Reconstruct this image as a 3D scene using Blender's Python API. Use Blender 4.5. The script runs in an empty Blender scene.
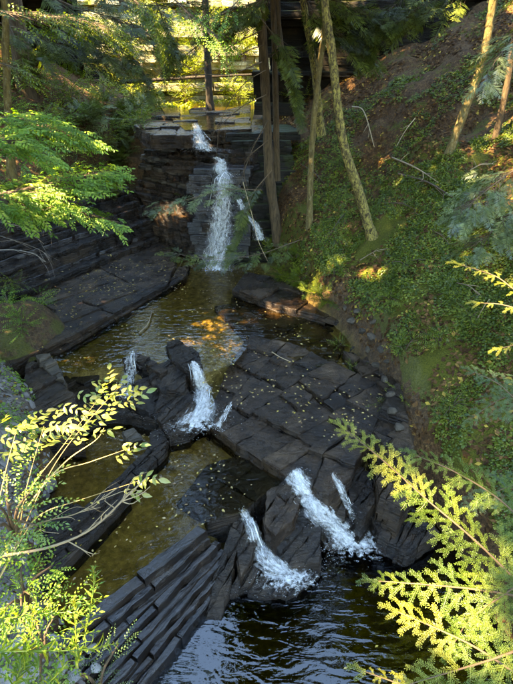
import bpy, math, random
import numpy as np
from mathutils import Vector, Matrix
from mathutils.bvhtree import BVHTree

random.seed(7); rng = np.random.default_rng(7)
scene = bpy.context.scene
col = scene.collection
R = math.radians

# ------------------------------------------------------------------ camera, sky, sun, exposure
CAM_Z, PITCH, FPX = 7.0, 30.0, 494.0
cam_d = bpy.data.cameras.new('camera'); cam = bpy.data.objects.new('camera', cam_d); col.objects.link(cam)
cam.location = (0, 0, CAM_Z); cam.rotation_euler = (R(90 - PITCH), 0, 0)
cam_d.sensor_fit = 'VERTICAL'; cam_d.sensor_height = 36; cam_d.lens = FPX / 684 * 36
cam_d.clip_start = 0.05; cam_d.clip_end = 2000
scene.camera = cam

SUN_EL = 50.0
SUNV = np.array([-0.905, -0.426, 0.0]) * math.cos(R(SUN_EL)); SUNV[2] = math.sin(R(SUN_EL))   # towards the sun
world = bpy.data.worlds.new('World'); scene.world = world; world.use_nodes = True
wn = world.node_tree.nodes; wl = world.node_tree.links
sky = wn.new('ShaderNodeTexSky'); sky.sky_type = 'NISHITA'; sky.sun_disc = False
sky.sun_elevation = R(SUN_EL); sky.sun_rotation = math.atan2(SUNV[0], SUNV[1])
sky.altitude = 0; sky.air_density = 1.0; sky.dust_density = 0.0; sky.ozone_density = 8.5
wl.new(sky.outputs[0], wn['Background'].inputs[0]); wn['Background'].inputs[1].default_value = 0.15
sun_d = bpy.data.lights.new('sun', 'SUN'); sun_d.energy = 2.5; sun_d.angle = R(0.5); sun_d.color = (1.0, 0.93, 0.8)
sun = bpy.data.objects.new('sun', sun_d); col.objects.link(sun)
sun.rotation_euler = Vector(SUNV).to_track_quat('Z', 'Y').to_euler()
scene.view_settings.view_transform = 'Standard'; scene.view_settings.look = 'None'
scene.view_settings.gamma = 1.0; scene.view_settings.use_curve_mapping = False
scene.view_settings.exposure = 4.6
scene.view_settings.use_white_balance = True; scene.view_settings.white_balance_temperature = 10500; scene.view_settings.white_balance_tint = 8
cy = scene.cycles
cy.max_bounces = 6; cy.diffuse_bounces = 3; cy.glossy_bounces = 2; cy.transmission_bounces = 4
cy.transparent_max_bounces = 12; cy.sample_clamp_indirect = 4.0; cy.use_denoising = True
cy.caustics_reflective = False; cy.caustics_refractive = False

# ------------------------------------------------------------------ helpers: pixels of the photograph -> places
CP, SP = math.cos(R(PITCH)), math.sin(R(PITCH))
def ray(u, v):
    a = (u - 256.5) / FPX; b = (342 - v) / FPX
    return np.array([a, CP + b * SP, -SP + b * CP])
CAM = np.array([0, 0, CAM_Z])
def P(u, v, z):
    d = ray(u, v); return CAM + d * ((z - CAM_Z) / d[2])
def D(u, v, t): return CAM + ray(u, v) * t
def PY(u, v, y):
    d = ray(u, v); return CAM + d * (y / d[1])

# ------------------------------------------------------------------ helpers: noise
def _hash(i, j, s):
    n = (i.astype(np.int64) * 374761393 + j.astype(np.int64) * 668265263 + s * 1442695041) & 0xffffffff
    n = ((n ^ (n >> 13)) * 1274126177) & 0xffffffff
    return ((n ^ (n >> 16)) & 0xffff) / 65535.0
def vnoise(x, y, s=0):
    x = np.asarray(x, float); y = np.asarray(y, float)
    i = np.floor(x); j = np.floor(y); f = x - i; g = y - j
    f = f * f * (3 - 2 * f); g = g * g * (3 - 2 * g)
    a = _hash(i, j, s); b = _hash(i + 1, j, s); c = _hash(i, j + 1, s); d = _hash(i + 1, j + 1, s)
    return (a * (1 - f) + b * f) * (1 - g) + (c * (1 - f) + d * f) * g
def fbm(x, y, s=0, o=4):
    r = 0; amp = 0.5
    for k in range(o):
        r = r + amp * (vnoise(x * 2 ** k, y * 2 ** k, s + k) - 0.5); amp *= 0.5
    return r
def sstep(t): t = np.clip(t, 0, 1); return t * t * (3 - 2 * t)

# ------------------------------------------------------------------ helpers: meshes and objects
def mesh_np(name, V, T, rnd=None, attrs=None, smooth=False, sizes=None):
    """V (n,3); T (m,k) faces of one size, or flat loop list with sizes"""
    V = np.asarray(V, np.float32); me = bpy.data.meshes.new(name)
    if sizes is None:
        T = np.asarray(T, np.int32); k = T.shape[1]; m = T.shape[0]
        starts = np.arange(m, dtype=np.int32) * k; loops = T.ravel()
    else:
        sizes = np.asarray(sizes, np.int32); m = len(sizes)
        starts = np.concatenate([[0], np.cumsum(sizes)[:-1]]).astype(np.int32); loops = np.asarray(T, np.int32)
    me.vertices.add(len(V)); me.vertices.foreach_set('co', V.ravel())
    me.loops.add(len(loops)); me.loops.foreach_set('vertex_index', loops)
    me.polygons.add(m); me.polygons.foreach_set('loop_start', starts)
    if smooth: me.polygons.foreach_set('use_smooth', np.ones(m, bool))
    else: me.polygons.foreach_set('use_smooth', np.zeros(m, bool))
    if rnd is not None:
        a = me.attributes.new('rnd', 'FLOAT', 'POINT'); a.data.foreach_set('value', np.asarray(rnd, np.float32))
    for kx, vx in (attrs or {}).items():
        a = me.attributes.new(kx, 'FLOAT', 'POINT'); a.data.foreach_set('value', np.asarray(vx, np.float32))
    me.update(calc_edges=True); me.validate()
    return me
def link(name, me, mat=None, parent=None):
    o = bpy.data.objects.new(name, me); col.objects.link(o)
    if mat is not None and me is not None and not me.materials: me.materials.append(mat)
    if parent is not None: o.parent = parent
    return o
def tag(o, label=None, cat=None, group=None, kind=None):
    if label: o['label'] = label
    if cat: o['category'] = cat
    if group: o['group'] = group
    if kind: o['kind'] = kind
    return o
def thing(name, label, cat, loc=(0, 0, 0), group=None):
    o = bpy.data.objects.new(name, None); col.objects.link(o); o.location = [float(c) for c in loc]
    o.empty_display_size = 0.1
    return tag(o, label, cat, group)
def part(name, me, mat, t):
    """mesh in world coordinates under a thing whose Empty may stand elsewhere"""
    o = link(name, me, mat, t); o.matrix_parent_inverse = Matrix.Translation(-Vector(t.location)); return o
class MB:
    """collects pieces (verts, tri/quad lists) into one mesh"""
    def __init__(s): s.V = []; s.L = []; s.S = []; s.R = []; s.n = 0
    def add(s, V, F, rnd=None):
        V = np.asarray(V, float)
        for f in F: s.L.extend([i + s.n for i in f]); s.S.append(len(f))
        s.V.append(V); s.R.append(np.full(len(V), random.random() if rnd is None else rnd)); s.n += len(V)
    def mesh(s, name, smooth=False): return mesh_np(name, np.concatenate(s.V), s.L, rnd=np.concatenate(s.R), smooth=smooth, sizes=s.S)
def norm(v): v = np.asarray(v, float); return v / (np.linalg.norm(v) + 1e-9)
def catmull(pts, n):
    pts = np.asarray(pts, float)
    if len(pts) == 2: return pts[0] + (pts[1] - pts[0]) * np.linspace(0, 1, n)[:, None]
    p = np.vstack([2 * pts[0] - pts[1], pts, 2 * pts[-1] - pts[-2]]); m = len(pts) - 1; out = []
    for s in np.linspace(0, m - 1e-6, n):
        i = int(s); t = s - i; a, b, c, d = p[i], p[i + 1], p[i + 2], p[i + 3]
        out.append(0.5 * (2 * b + (c - a) * t + (2 * a - 5 * b + 4 * c - d) * t * t + (3 * b - a - 3 * c + d) * t ** 3))
    return np.array(out)
def tube(path, r0, r1, sides=7, wob=0.0, cap=True, power=1.0):
    path = np.asarray(path, float); n = len(path); V = []; F = []
    tang = np.gradient(path, axis=0); ref = np.array([0.3, 0.2, 1.0]) if abs(norm(tang[0])[2]) < 0.9 else np.array([1.0, 0, 0])
    for i in range(n):
        t = norm(tang[i]); a = norm(np.cross(t, ref)); b = np.cross(t, a); s = i / (n - 1)
        r = r0 + (r1 - r0) * s ** power
        for k in range(sides):
            th = 2 * math.pi * k / sides
            rr = r * (1 + wob * (random.random() - 0.5) * 2)
            V.append(path[i] + (a * math.cos(th) + b * math.sin(th)) * rr)
    for i in range(n - 1):
        for k in range(sides):
            k2 = (k + 1) % sides
            F.append((i * sides + k, i * sides + k2, (i + 1) * sides + k2, (i + 1) * sides + k))
    if cap: F.append(tuple(range((n - 1) * sides, n * sides)))
    return np.array(V), F
def frames(d, up):
    """(m,3) forward d, up hint -> (m,3,3) with columns x=d, y=side, z=normal"""
    d = d / (np.linalg.norm(d, axis=1, keepdims=True) + 1e-9)
    y = np.cross(up, d); y /= (np.linalg.norm(y, axis=1, keepdims=True) + 1e-9)
    z = np.cross(d, y)
    return np.stack([d, y, z], axis=2)
def scatter_mesh(name, tv, tf, Rm, loc, sc, rnd, smooth=False, sub=None):
    """merge template tv/tf (tris) at many frames; sub = per-template-vertex rnd offset"""
    m = len(loc); n = len(tv)
    V = np.einsum('mij,nj->mni', Rm, tv) * np.asarray(sc).reshape(m, 1, 1) + loc[:, None, :]
    T = np.asarray(tf)[None] + (np.arange(m) * n)[:, None, None]
    rr = np.repeat(np.asarray(rnd), n).reshape(m, n)
    if sub is not None: rr = np.clip(rr + sub[None], 0, 1)
    return mesh_np(name, V.reshape(-1, 3), T.reshape(-1, 3), rnd=rr.ravel(), smooth=smooth)

# ------------------------------------------------------------------ materials
def nodes(name):
    m = bpy.data.materials.new(name); m.use_nodes = True; nt = m.node_tree
    for n in list(nt.nodes): nt.nodes.remove(n)
    out = nt.nodes.new('ShaderNodeOutputMaterial')
    def N(t, **kw):
        n = nt.nodes.new('ShaderNode' + t)
        for k, v in kw.items():
            if k.startswith('i_'):
                n.inputs[k[2:]].default_value = v
            elif k.startswith('n'): n.inputs[int(k[1:])].default_value = v
            else: setattr(n, k, v)
        return n
    return m, nt, N, (lambda a, b: nt.links.new(a, b)), out
def ramp(N, L, src, stops):
    r = N('ValToRGB'); e = r.color_ramp.elements
    while len(e) < len(stops): e.new(0.5)
    for i, (p, c) in enumerate(stops):
        e[i].position = p; e[i].color = (c if len(c) == 4 else (*c, 1)) if hasattr(c, '__len__') else (c, c, c, 1)
    L(src, r.inputs[0]); return r.outputs[0]
def mixc(N, L, fac, a, b, mode='MIX'):
    m = N('MixRGB', blend_type=mode)
    for i, s in enumerate((fac, a, b)):
        if hasattr(s, 'is_linked'): L(s, m.inputs[i])
        else: m.inputs[i].default_value = s if i == 0 else (*s, 1)
    return m.outputs[0]

def mat_rock(name, c1, c2, c3, rough=(0.2, 0.55), scale=1.0, bump=0.5, spec=0.5, moss=0.0, mossc=(0.05, 0.07, 0.012)):
    m, nt, N, L, out = nodes(name)
    tc = N('TexCoord'); geo = N('NewGeometry'); oi = N('ObjectInfo')
    n1 = N('TexNoise', i_Scale=2.2 * scale, i_Detail=9.0, i_Roughness=0.65); L(tc.outputs['Object'], n1.inputs['Vector'])
    mp = N('Mapping'); mp.inputs['Scale'].default_value = (1.2, 1.2, 16.0); L(tc.outputs['Object'], mp.inputs['Vector'])
    n2 = N('TexNoise', i_Scale=1.6 * scale, i_Detail=6.0, i_Roughness=0.6); L(mp.outputs[0], n2.inputs['Vector'])
    n3 = N('TexNoise', i_Scale=26.0 * scale, i_Detail=5.0, i_Roughness=0.7); L(tc.outputs['Object'], n3.inputs['Vector'])
    base = ramp(N, L, n1.outputs[0], [(0.32, c1), (0.52, c2), (0.74, c3)])
    strat = ramp(N, L, n2.outputs[0], [(0.3, 0.55), (0.7, 1.25)])
    c = mixc(N, L, 0.8, base, strat, 'MULTIPLY')
    ov = N('MapRange'); ov.inputs[3].default_value = 0.6; ov.inputs[4].default_value = 1.35; L(oi.outputs['Random'], ov.inputs[0])
    cm = N('MixRGB', blend_type='MULTIPLY'); cm.inputs[0].default_value = 1; L(c, cm.inputs[1]); L(ov.outputs[0], cm.inputs[2]); c = cm.outputs[0]
    sp = ramp(N, L, n3.outputs[0], [(0.62, 0.0), (0.72, 1.0)])
    c = mixc(N, L, mul(N, L, sp, 0.35), c, tuple(x * 2.2 for x in c3))
    if moss > 0:
        nm = N('TexNoise', i_Scale=1.7, i_Detail=6.0); L(tc.outputs['Object'], nm.inputs['Vector'])
        up = N('SeparateXYZ'); L(geo.outputs['Normal'], up.inputs[0])
        a = N('Math', operation='MULTIPLY_ADD'); L(up.outputs[2], a.inputs[0]); a.inputs[1].default_value = 0.25; L(nm.outputs[0], a.inputs[2])
        mk = ramp(N, L, a.outputs[0], [(0.78 - moss * 0.3, 0.0), (0.88 - moss * 0.3, 1.0)])
        c = mixc(N, L, mk, c, mossc)
    b = N('BsdfPrincipled'); L(c, b.inputs['Base Color'])
    L(ramp(N, L, n1.outputs[0], [(0.35, rough[0]), (0.68, rough[1])]), b.inputs['Roughness'])
    b.inputs['Specular IOR Level'].default_value = spec
    n4 = N('TexNoise', i_Scale=3.4 * scale, i_Detail=4.0, i_Roughness=0.55, i_Distortion=0.5); L(tc.outputs['Object'], n4.inputs['Vector'])
    sn = N('Math', operation='SNAP'); L(n4.outputs[0], sn.inputs[0]); sn.inputs[1].default_value = 0.055
    h0 = N('Math', operation='MULTIPLY_ADD'); L(sn.outputs[0], h0.inputs[0]); h0.inputs[1].default_value = 1.1; L(mul(N, L, n1.outputs[0], 0.5), h0.inputs[2])
    h = N('Math', operation='ADD'); L(h0.outputs[0], h.inputs[0]); L(mul(N, L, n2.outputs[0], 1.0), h.inputs[1])
    h2 = N('Math', operation='ADD'); L(h.outputs[0], h2.inputs[0]); L(mul(N, L, n3.outputs[0], 0.22), h2.inputs[1])
    bp = N('Bump'); bp.inputs['Strength'].default_value = bump; bp.inputs['Distance'].default_value = 0.09
    L(h2.outputs[0], bp.inputs['Height']); L(bp.outputs[0], b.inputs['Normal']); L(b.outputs[0], out.inputs[0])
    return m
def mul(N, L, s, k):
    m = N('Math', operation='MULTIPLY'); L(s, m.inputs[0]); m.inputs[1].default_value = k; return m.outputs[0]

def mat_leaf(name, stops, transl=0.4, gloss=0.06, rough=0.4, obj=False):
    """stops: colour ramp over a per-leaf (or per-object) random value"""
    m, nt, N, L, out = nodes(name)
    at = N('Attribute', attribute_name='rnd'); src = at.outputs['Fac']
    if obj:
        oi = N('ObjectInfo'); a = N('Math', operation='MULTIPLY_ADD'); L(oi.outputs['Random'], a.inputs[0]); a.inputs[1].default_value = 0.6
        L(mul(N, L, src, 0.4), a.inputs[2]); src = a.outputs[0]
    c = ramp(N, L, src, stops)
    tc = N('TexCoord'); n1 = N('TexNoise', i_Scale=9.0, i_Detail=2.0); L(tc.outputs['Object'], n1.inputs['Vector'])
    c = mixc(N, L, 0.55, c, ramp(N, L, n1.outputs[0], [(0.3, 0.55), (0.7, 1.3)]), 'MULTIPLY')
    d = N('BsdfDiffuse'); t = N('BsdfTranslucent'); g = N('BsdfGlossy', i_Roughness=rough)
    L(c, d.inputs[0]); L(mixc(N, L, 1.0, c, (1.1, 1.25, 0.55), 'MULTIPLY'), t.inputs[0])
    m1 = N('MixShader', n0=transl); L(d.outputs[0], m1.inputs[1]); L(t.outputs[0], m1.inputs[2])
    m2 = N('MixShader', n0=gloss); L(m1.outputs[0], m2.inputs[1]); L(g.outputs[0], m2.inputs[2]); L(m2.outputs[0], out.inputs[0])
    return m

def mat_bark(name, c1, c2, c3=None, spot=0.55, sc=(9, 9, 1.6)):
    m, nt, N, L, out = nodes(name)
    tc = N('TexCoord'); mp = N('Mapping'); mp.inputs['Scale'].default_value = sc; L(tc.outputs['Object'], mp.inputs['Vector'])
    n1 = N('TexNoise', i_Scale=2.0, i_Detail=7.0, i_Roughness=0.7); L(mp.outputs[0], n1.inputs['Vector'])
    c = ramp(N, L, n1.outputs[0], [(0.35, c1), (0.66, c2)])
    if c3:
        mq = N('Mapping'); mq.inputs['Scale'].default_value = (1.6, 1.6, 0.8); L(tc.outputs['Object'], mq.inputs['Vector']); n2 = N('TexNoise', i_Scale=13.0, i_Detail=7.0, i_Roughness=0.7, i_Distortion=0.8); L(mq.outputs[0], n2.inputs['Vector'])
        c = mixc(N, L, ramp(N, L, n2.outputs[0], [(spot - 0.09, 0.0), (spot + 0.09, 1.0)]), c, c3)
    b = N('BsdfPrincipled', i_Roughness=0.85); b.inputs['Specular IOR Level'].default_value = 0.25; L(c, b.inputs['Base Color'])
    bp = N('Bump'); bp.inputs['Strength'].default_value = 1.0; bp.inputs['Distance'].default_value = 0.08
    L(n1.outputs[0], bp.inputs['Height']); L(bp.outputs[0], b.inputs['Normal']); L(b.outputs[0], out.inputs[0])
    return m

def mat_plain(name, c, rough=0.8):
    m, nt, N, L, out = nodes(name)
    at = N('Attribute', attribute_name='rnd')
    b = N('BsdfPrincipled', i_Roughness=rough)
    L(mixc(N, L, at.outputs['Fac'], tuple(x * 0.5 for x in c), tuple(min(1, x * 1.4) for x in c)), b.inputs['Base Color'])
    L(b.outputs[0], out.inputs[0]); return m

def mat_water(name, tint, ior, waves):
    """clear shallow water: tinted see-through plus mirror by Fresnel, rippled"""
    m, nt, N, L, out = nodes(name)
    tc = N('TexCoord'); hs = []
    for (sx, sy, rot, scale, amt, dist) in waves:
        mp = N('Mapping'); mp.inputs['Rotation'].default_value = (0, 0, R(rot)); mp.inputs['Scale'].default_value = (sx, sy, 1)
        L(tc.outputs['Object'], mp.inputs['Vector'])
        n = N('TexNoise', i_Scale=scale, i_Detail=2.5, i_Roughness=0.5, i_Distortion=dist); L(mp.outputs[0], n.inputs['Vector'])
        hs.append(mul(N, L, n.outputs[0], amt))
    h = hs[0]
    for k in hs[1:]:
        a = N('Math', operation='ADD'); L(h, a.inputs[0]); L(k, a.inputs[1]); h = a.outputs[0]
    bp = N('Bump'); bp.inputs['Strength'].default_value = 1.0; bp.inputs['Distance'].default_value = 1.0; L(h, bp.inputs['Height'])
    fr = N('Fresnel', i_IOR=ior); L(bp.outputs[0], fr.inputs['Normal'])
    tr = N('BsdfTransparent'); tr.inputs[0].default_value = (*tint, 1)
    g = N('BsdfGlossy', i_Roughness=0.02); L(bp.outputs[0], g.inputs['Normal'])
    mx = N('MixShader'); L(fr.outputs[0], mx.inputs[0]); L(tr.outputs[0], mx.inputs[1]); L(g.outputs[0], mx.inputs[2])
    L(mx.outputs[0], out.inputs[0]); return m

def mat_foam(name, stretch=1.0, lo=0.45, hi=0.6, scale=9.0):
    m, nt, N, L, out = nodes(name)
    au = N('Attribute', attribute_name='fu'); av = N('Attribute', attribute_name='fv'); ae = N('Attribute', attribute_name='edge')
    cx = N('CombineXYZ'); L(au.outputs['Fac'], cx.inputs[0]); L(mul(N, L, av.outputs['Fac'], stretch), cx.inputs[1])
    n = N('TexNoise', i_Scale=scale, i_Detail=5.0, i_Roughness=0.65, i_Distortion=0.4); L(cx.outputs[0], n.inputs['Vector'])
    a = N('Math', operation='ADD'); L(n.outputs[0], a.inputs[0]); L(ae.outputs['Fac'], a.inputs[1])
    al = ramp(N, L, a.outputs[0], [(lo, 0.0), (hi, 1.0)])
    b = N('BsdfPrincipled', i_Roughness=0.25); b.inputs['Base Color'].default_value = (0.9, 0.88, 0.84, 1)
    bp = N('Bump'); bp.inputs['Strength'].default_value = 1.0; bp.inputs['Distance'].default_value = 0.06; L(n.outputs[0], bp.inputs['Height']); L(bp.outputs[0], b.inputs['Normal'])
    tr = N('BsdfTransparent'); mx = N('MixShader'); L(al, mx.inputs[0]); L(tr.outputs[0], mx.inputs[1]); L(b.outputs[0], mx.inputs[2])
    L(mx.outputs[0], out.inputs[0]); return m

def mat_ground():
    m, nt, N, L, out = nodes('ground_cover')
    tc = N('TexCoord'); V = tc.outputs['Object']
    def noise(s, d=6.0, r=0.65):
        n = N('TexNoise', i_Scale=s, i_Detail=d, i_Roughness=r); L(V, n.inputs['Vector']); return n.outputs[0]
    n1, n2, n3 = noise(1.1), noise(6.0), noise(38.0, 4.0)
    vor = N('TexVoronoi', i_Scale=22.0); L(V, vor.inputs['Vector'])
    soil = ramp(N, L, n2, [(0.3, (0.03, 0.016, 0.007)), (0.55, (0.075, 0.038, 0.015)), (0.75, (0.11, 0.06, 0.024))])
    lit = ramp(N, L, vor.outputs['Color'], [(0.2, (0.045, 0.022, 0.009)), (0.55, (0.11, 0.05, 0.018)), (0.9, (0.16, 0.085, 0.03))])
    c = mixc(N, L, ramp(N, L, n3, [(0.42, 0.0), (0.55, 1.0)]), soil, lit)
    mossn = N('Math', operation='ADD'); at = N('Attribute', attribute_name='moss'); L(n1, mossn.inputs[0]); L(at.outputs['Fac'], mossn.inputs[1])
    m2 = N('Math', operation='ADD'); L(mossn.outputs[0], m2.inputs[0]); L(mul(N, L, n2, 0.5), m2.inputs[1])
    mossc = ramp(N, L, n3, [(0.3, (0.034, 0.036, 0.004)), (0.7, (0.12, 0.11, 0.013))])
    c = mixc(N, L, ramp(N, L, m2.outputs[0], [(0.92, 0.0), (1.05, 1.0)]), c, mossc)
    ag = N('Attribute', attribute_name='gravel')
    v2 = N('TexVoronoi', i_Scale=30.0); L(V, v2.inputs['Vector'])
    gr = ramp(N, L, v2.outputs['Color'], [(0.1, (0.06, 0.05, 0.042)), (0.9, (0.23, 0.2, 0.17))])
    c = mixc(N, L, ag.outputs['Fac'], c, gr)
    ab = N('Attribute', attribute_name='bed')
    v3 = N('TexVoronoi', i_Scale=14.0); L(V, v3.inputs['Vector'])
    bedc = ramp(N, L, n2, [(0.3, (0.09, 0.056, 0.016)), (0.6, (0.23, 0.15, 0.044)), (0.8, (0.31, 0.215, 0.075))])
    bedc = mixc(N, L, 0.5, bedc, ramp(N, L, v3.outputs['Color'], [(0.1, 0.5), (0.9, 1.5)]), 'MULTIPLY')
    c = mixc(N, L, ab.outputs['Fac'], c, bedc)
    b = N('BsdfPrincipled', i_Roughness=0.9); b.inputs['Specular IOR Level'].default_value = 0.2; L(c, b.inputs['Base Color'])
    h = N('Math', operation='ADD'); L(n2, h.inputs[0]); L(mul(N, L, n3, 0.4), h.inputs[1])
    bp = N('Bump'); bp.inputs['Strength'].default_value = 0.9; bp.inputs['Distance'].default_value = 0.08
    L(h.outputs[0], bp.inputs['Height']); L(bp.outputs[0], b.inputs['Normal']); L(b.outputs[0], out.inputs[0]); return m

M = {}
M['ground'] = mat_ground()
M['shale'] = mat_rock('wet_dark_shale', (0.007, 0.0038, 0.002), (0.019, 0.0108, 0.0058), (0.06, 0.036, 0.02), (0.06, 0.5), 1.0, 0.8, 0.34)
M['shale_wet'] = mat_rock('dripping_wet_shale', (0.006, 0.0036, 0.0024), (0.016, 0.0095, 0.006), (0.05, 0.032, 0.02), (0.02, 0.36), 1.0, 0.5, 0.7)
M['shale_brown'] = mat_rock('brown_wet_shale', (0.011, 0.0058, 0.0028), (0.031, 0.0165, 0.008), (0.085, 0.05, 0.027), (0.06, 0.5), 1.0, 0.8, 0.32)
M['shale_grey'] = mat_rock('grey_dry_shale', (0.035, 0.025, 0.016), (0.08, 0.058, 0.038), (0.16, 0.12, 0.082), (0.35, 0.7), 1.0, 0.5, 0.4)
M['shale_moss'] = mat_rock('mossy_shale', (0.007, 0.005, 0.0035), (0.019, 0.014, 0.009), (0.045, 0.034, 0.022), (0.4, 0.8), 1.0, 0.9, 0.35, moss=0.55, mossc=(0.03, 0.036, 0.008))
M['stone_pale'] = mat_rock('pale_stone', (0.2, 0.18, 0.16), (0.34, 0.31, 0.28), (0.46, 0.43, 0.4), (0.6, 0.9), 1.6, 0.6, 0.3)
M['cliff_far'] = mat_rock('buff_cliff_stone', (0.22, 0.18, 0.1), (0.4, 0.34, 0.2), (0.55, 0.48, 0.32), (0.6, 0.9), 0.8, 0.9, 0.3, moss=0.6, mossc=(0.2, 0.2, 0.025))
M['water_low'] = mat_water('lower_pool_water', (0.26, 0.23, 0.13), 1.66, [(1.0, 3.0, 38, 2.2, 0.015, 0.5), (1, 2.2, -35, 8, 0.0018, 0.6), (1, 1, 0, 24, 0.0005, 0)])
M['water_mid'] = mat_water('mid_pool_water', (0.88, 0.8, 0.6), 1.33, [(1, 2.0, -50, 4.5, 0.010, 0.4), (1, 1, 0, 16, 0.0018, 0)])
M['water_up'] = mat_water('upper_pool_water', (0.88, 0.82, 0.58), 1.36, [(1, 2.6, 8, 3.0, 0.016, 0.6), (1, 1, 0, 14, 0.002, 0)])
M['foam'] = mat_foam('falling_water', 0.42, 0.38, 0.86, 18.0)
M['splash'] = mat_foam('splash_foam', 1.0, 0.4, 0.72, 10.0)
M['strand'] = mat_plain('white_water', (0.66, 0.65, 0.62), 0.2)
M['bark_hemlock'] = mat_bark('brown_bark', (0.045, 0.028, 0.015), (0.16, 0.1, 0.05))
M['bark_lichen'] = mat_bark('yellow_mottled_bark', (0.03, 0.02, 0.012), (0.13, 0.09, 0.04), (0.42, 0.32, 0.08), 0.53, (8, 8, 3))
M['bark_smooth'] = mat_bark('tan_smooth_bark', (0.08, 0.055, 0.02), (0.26, 0.18, 0.06), (0.34, 0.3, 0.17), 0.62, (9, 9, 2.5))
M['bark_dark'] = mat_bark('dark_bark', (0.02, 0.015, 0.01), (0.07, 0.05, 0.03))
M['twig'] = mat_plain('brown_twig', (0.1, 0.06, 0.03)); M['twig_pale'] = mat_plain('pale_twig', (0.32, 0.22, 0.12)); M['twig_grey'] = mat_plain('grey_dead_twig', (0.22, 0.19, 0.17))
M['stem_tan'] = mat_plain('tan_stem', (0.42, 0.27, 0.1))
M['hem_near'] = mat_leaf('hemlock_needles_near', [(0.0, (0.06, 0.11, 0.016)), (0.5, (0.12, 0.18, 0.022)), (1.0, (0.22, 0.26, 0.03))], 0.4, 0.03, 0.5, obj=True)
M['hem_blue'] = mat_leaf('hemlock_needles_blue', [(0.0, (0.04, 0.08, 0.025)), (0.5, (0.08, 0.14, 0.045)), (1.0, (0.13, 0.19, 0.065))], 0.35, 0.04, 0.5, obj=True)
M['hem_tip'] = mat_leaf('sun_tinted_yellow_tips', [(0.0, (0.22, 0.24, 0.03)), (1.0, (0.4, 0.38, 0.06))], 0.4, 0.03, 0.5, obj=True)  # sunlit brightness of branch tips put into the needle colour; also yellow buds
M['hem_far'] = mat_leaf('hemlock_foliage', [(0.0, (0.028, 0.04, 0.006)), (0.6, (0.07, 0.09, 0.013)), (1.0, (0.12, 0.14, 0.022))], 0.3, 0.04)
M['hem_pale'] = mat_leaf('hemlock_foliage_pale', [(0.0, (0.06, 0.085, 0.025)), (0.6, (0.12, 0.15, 0.05)), (1.0, (0.2, 0.23, 0.085))], 0.3, 0.05)
M['leaf_green'] = mat_leaf('green_leaves', [(0.0, (0.05, 0.08, 0.008)), (0.6, (0.125, 0.165, 0.014)), (1.0, (0.24, 0.25, 0.025))], 0.45, 0.03)
M['leaf_bright'] = mat_leaf('sun_brightened_leaves', [(0.0, (0.07, 0.15, 0.02)), (0.6, (0.16, 0.3, 0.035)), (1.0, (0.32, 0.4, 0.05))], 0.45, 0.03, 0.5)  # leaf colour lightened to carry the sun on the left boughs
M['leaf_far'] = mat_leaf('sun_tinted_far_leaves', [(0.0, (0.09, 0.12, 0.014)), (0.6, (0.22, 0.24, 0.025)), (1.0, (0.38, 0.36, 0.05))], 0.4, 0.03)  # yellow of the far sunlight put into the leaf colour
M['leaf_autumn'] = mat_leaf('pale_yellow_leaves', [(0.0, (0.14, 0.22, 0.04)), (0.45, (0.3, 0.31, 0.06)), (0.8, (0.42, 0.37, 0.1)), (1.0, (0.5, 0.36, 0.02))], 0.4, 0.05, 0.4, obj=True)
M['goldenrod'] = mat_leaf('lance_leaves', [(0.0, (0.09, 0.19, 0.03)), (0.6, (0.2, 0.3, 0.04)), (1.0, (0.4, 0.4, 0.05))], 0.4, 0.05)
M['litter'] = mat_leaf('fallen_brown_leaves', [(0.0, (0.04, 0.018, 0.008)), (0.6, (0.12, 0.054, 0.02)), (0.92, (0.2, 0.1, 0.036)), (1.0, (0.48, 0.31, 0.05))], 0.1, 0.008, 0.6)
M['litter_yellow'] = mat_leaf('fallen_yellow_leaves', [(0.0, (0.26, 0.13, 0.04)), (0.6, (0.46, 0.3, 0.1)), (1.0, (0.6, 0.4, 0.04))], 0.1, 0.08)

# ------------------------------------------------------------------ the ground: a gorge with a stream bed
def lerp_tab(y, ys, vs): return np.interp(y, ys, vs)
def in_poly(x, y, poly):
    x = np.asarray(x); y = np.asarray(y); r = np.zeros(x.shape, bool); n = len(poly)
    for i in range(n):
        x1, y1 = poly[i][:2]; x2, y2 = poly[(i + 1) % n][:2]
        c = ((y1 > y) != (y2 > y)) & (x < (x2 - x1) * (y - y1) / (y2 - y1 + 1e-12) + x1); r ^= c
    return r
YL = [-50, 0, 3, 4, 6, 7.5, 8.8, 12, 14, 16, 20, 25, 30]; XLv = [-1.5, -1.4, -1.9, -2.75, -3.4, -3.9, -5.4, -7.0, -6.7, -5.8, -5.0, -5.4, -6]
YR = [-50, 0, 3, 5, 6.4, 7.5, 8.8, 10.3, 12, 14, 16, 20, 25, 30]; XRv = [3.4, 3.4, 3.4, 3.3, 2.9, 2.5, 2.3, 1.9, 1.0, 0.55, 0.4, 0.4, 0.7, 1.0]
ZLy = [-50, 3, 6, 8.8, 12, 14, 16, 20, 30]; ZLv = [0.6, 0.9, 1.25, 1.6, 2.7, 3.2, 3.9, 4.8, 5.3]
ZRy = [-50, 5, 6.4, 8.8, 10.3, 12, 14, 17, 20, 30]; ZRv = [0, 0.1, 0.7, 1.5, 1.55, 1.8, 2.2, 3.3, 4.6, 5.2]
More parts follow.
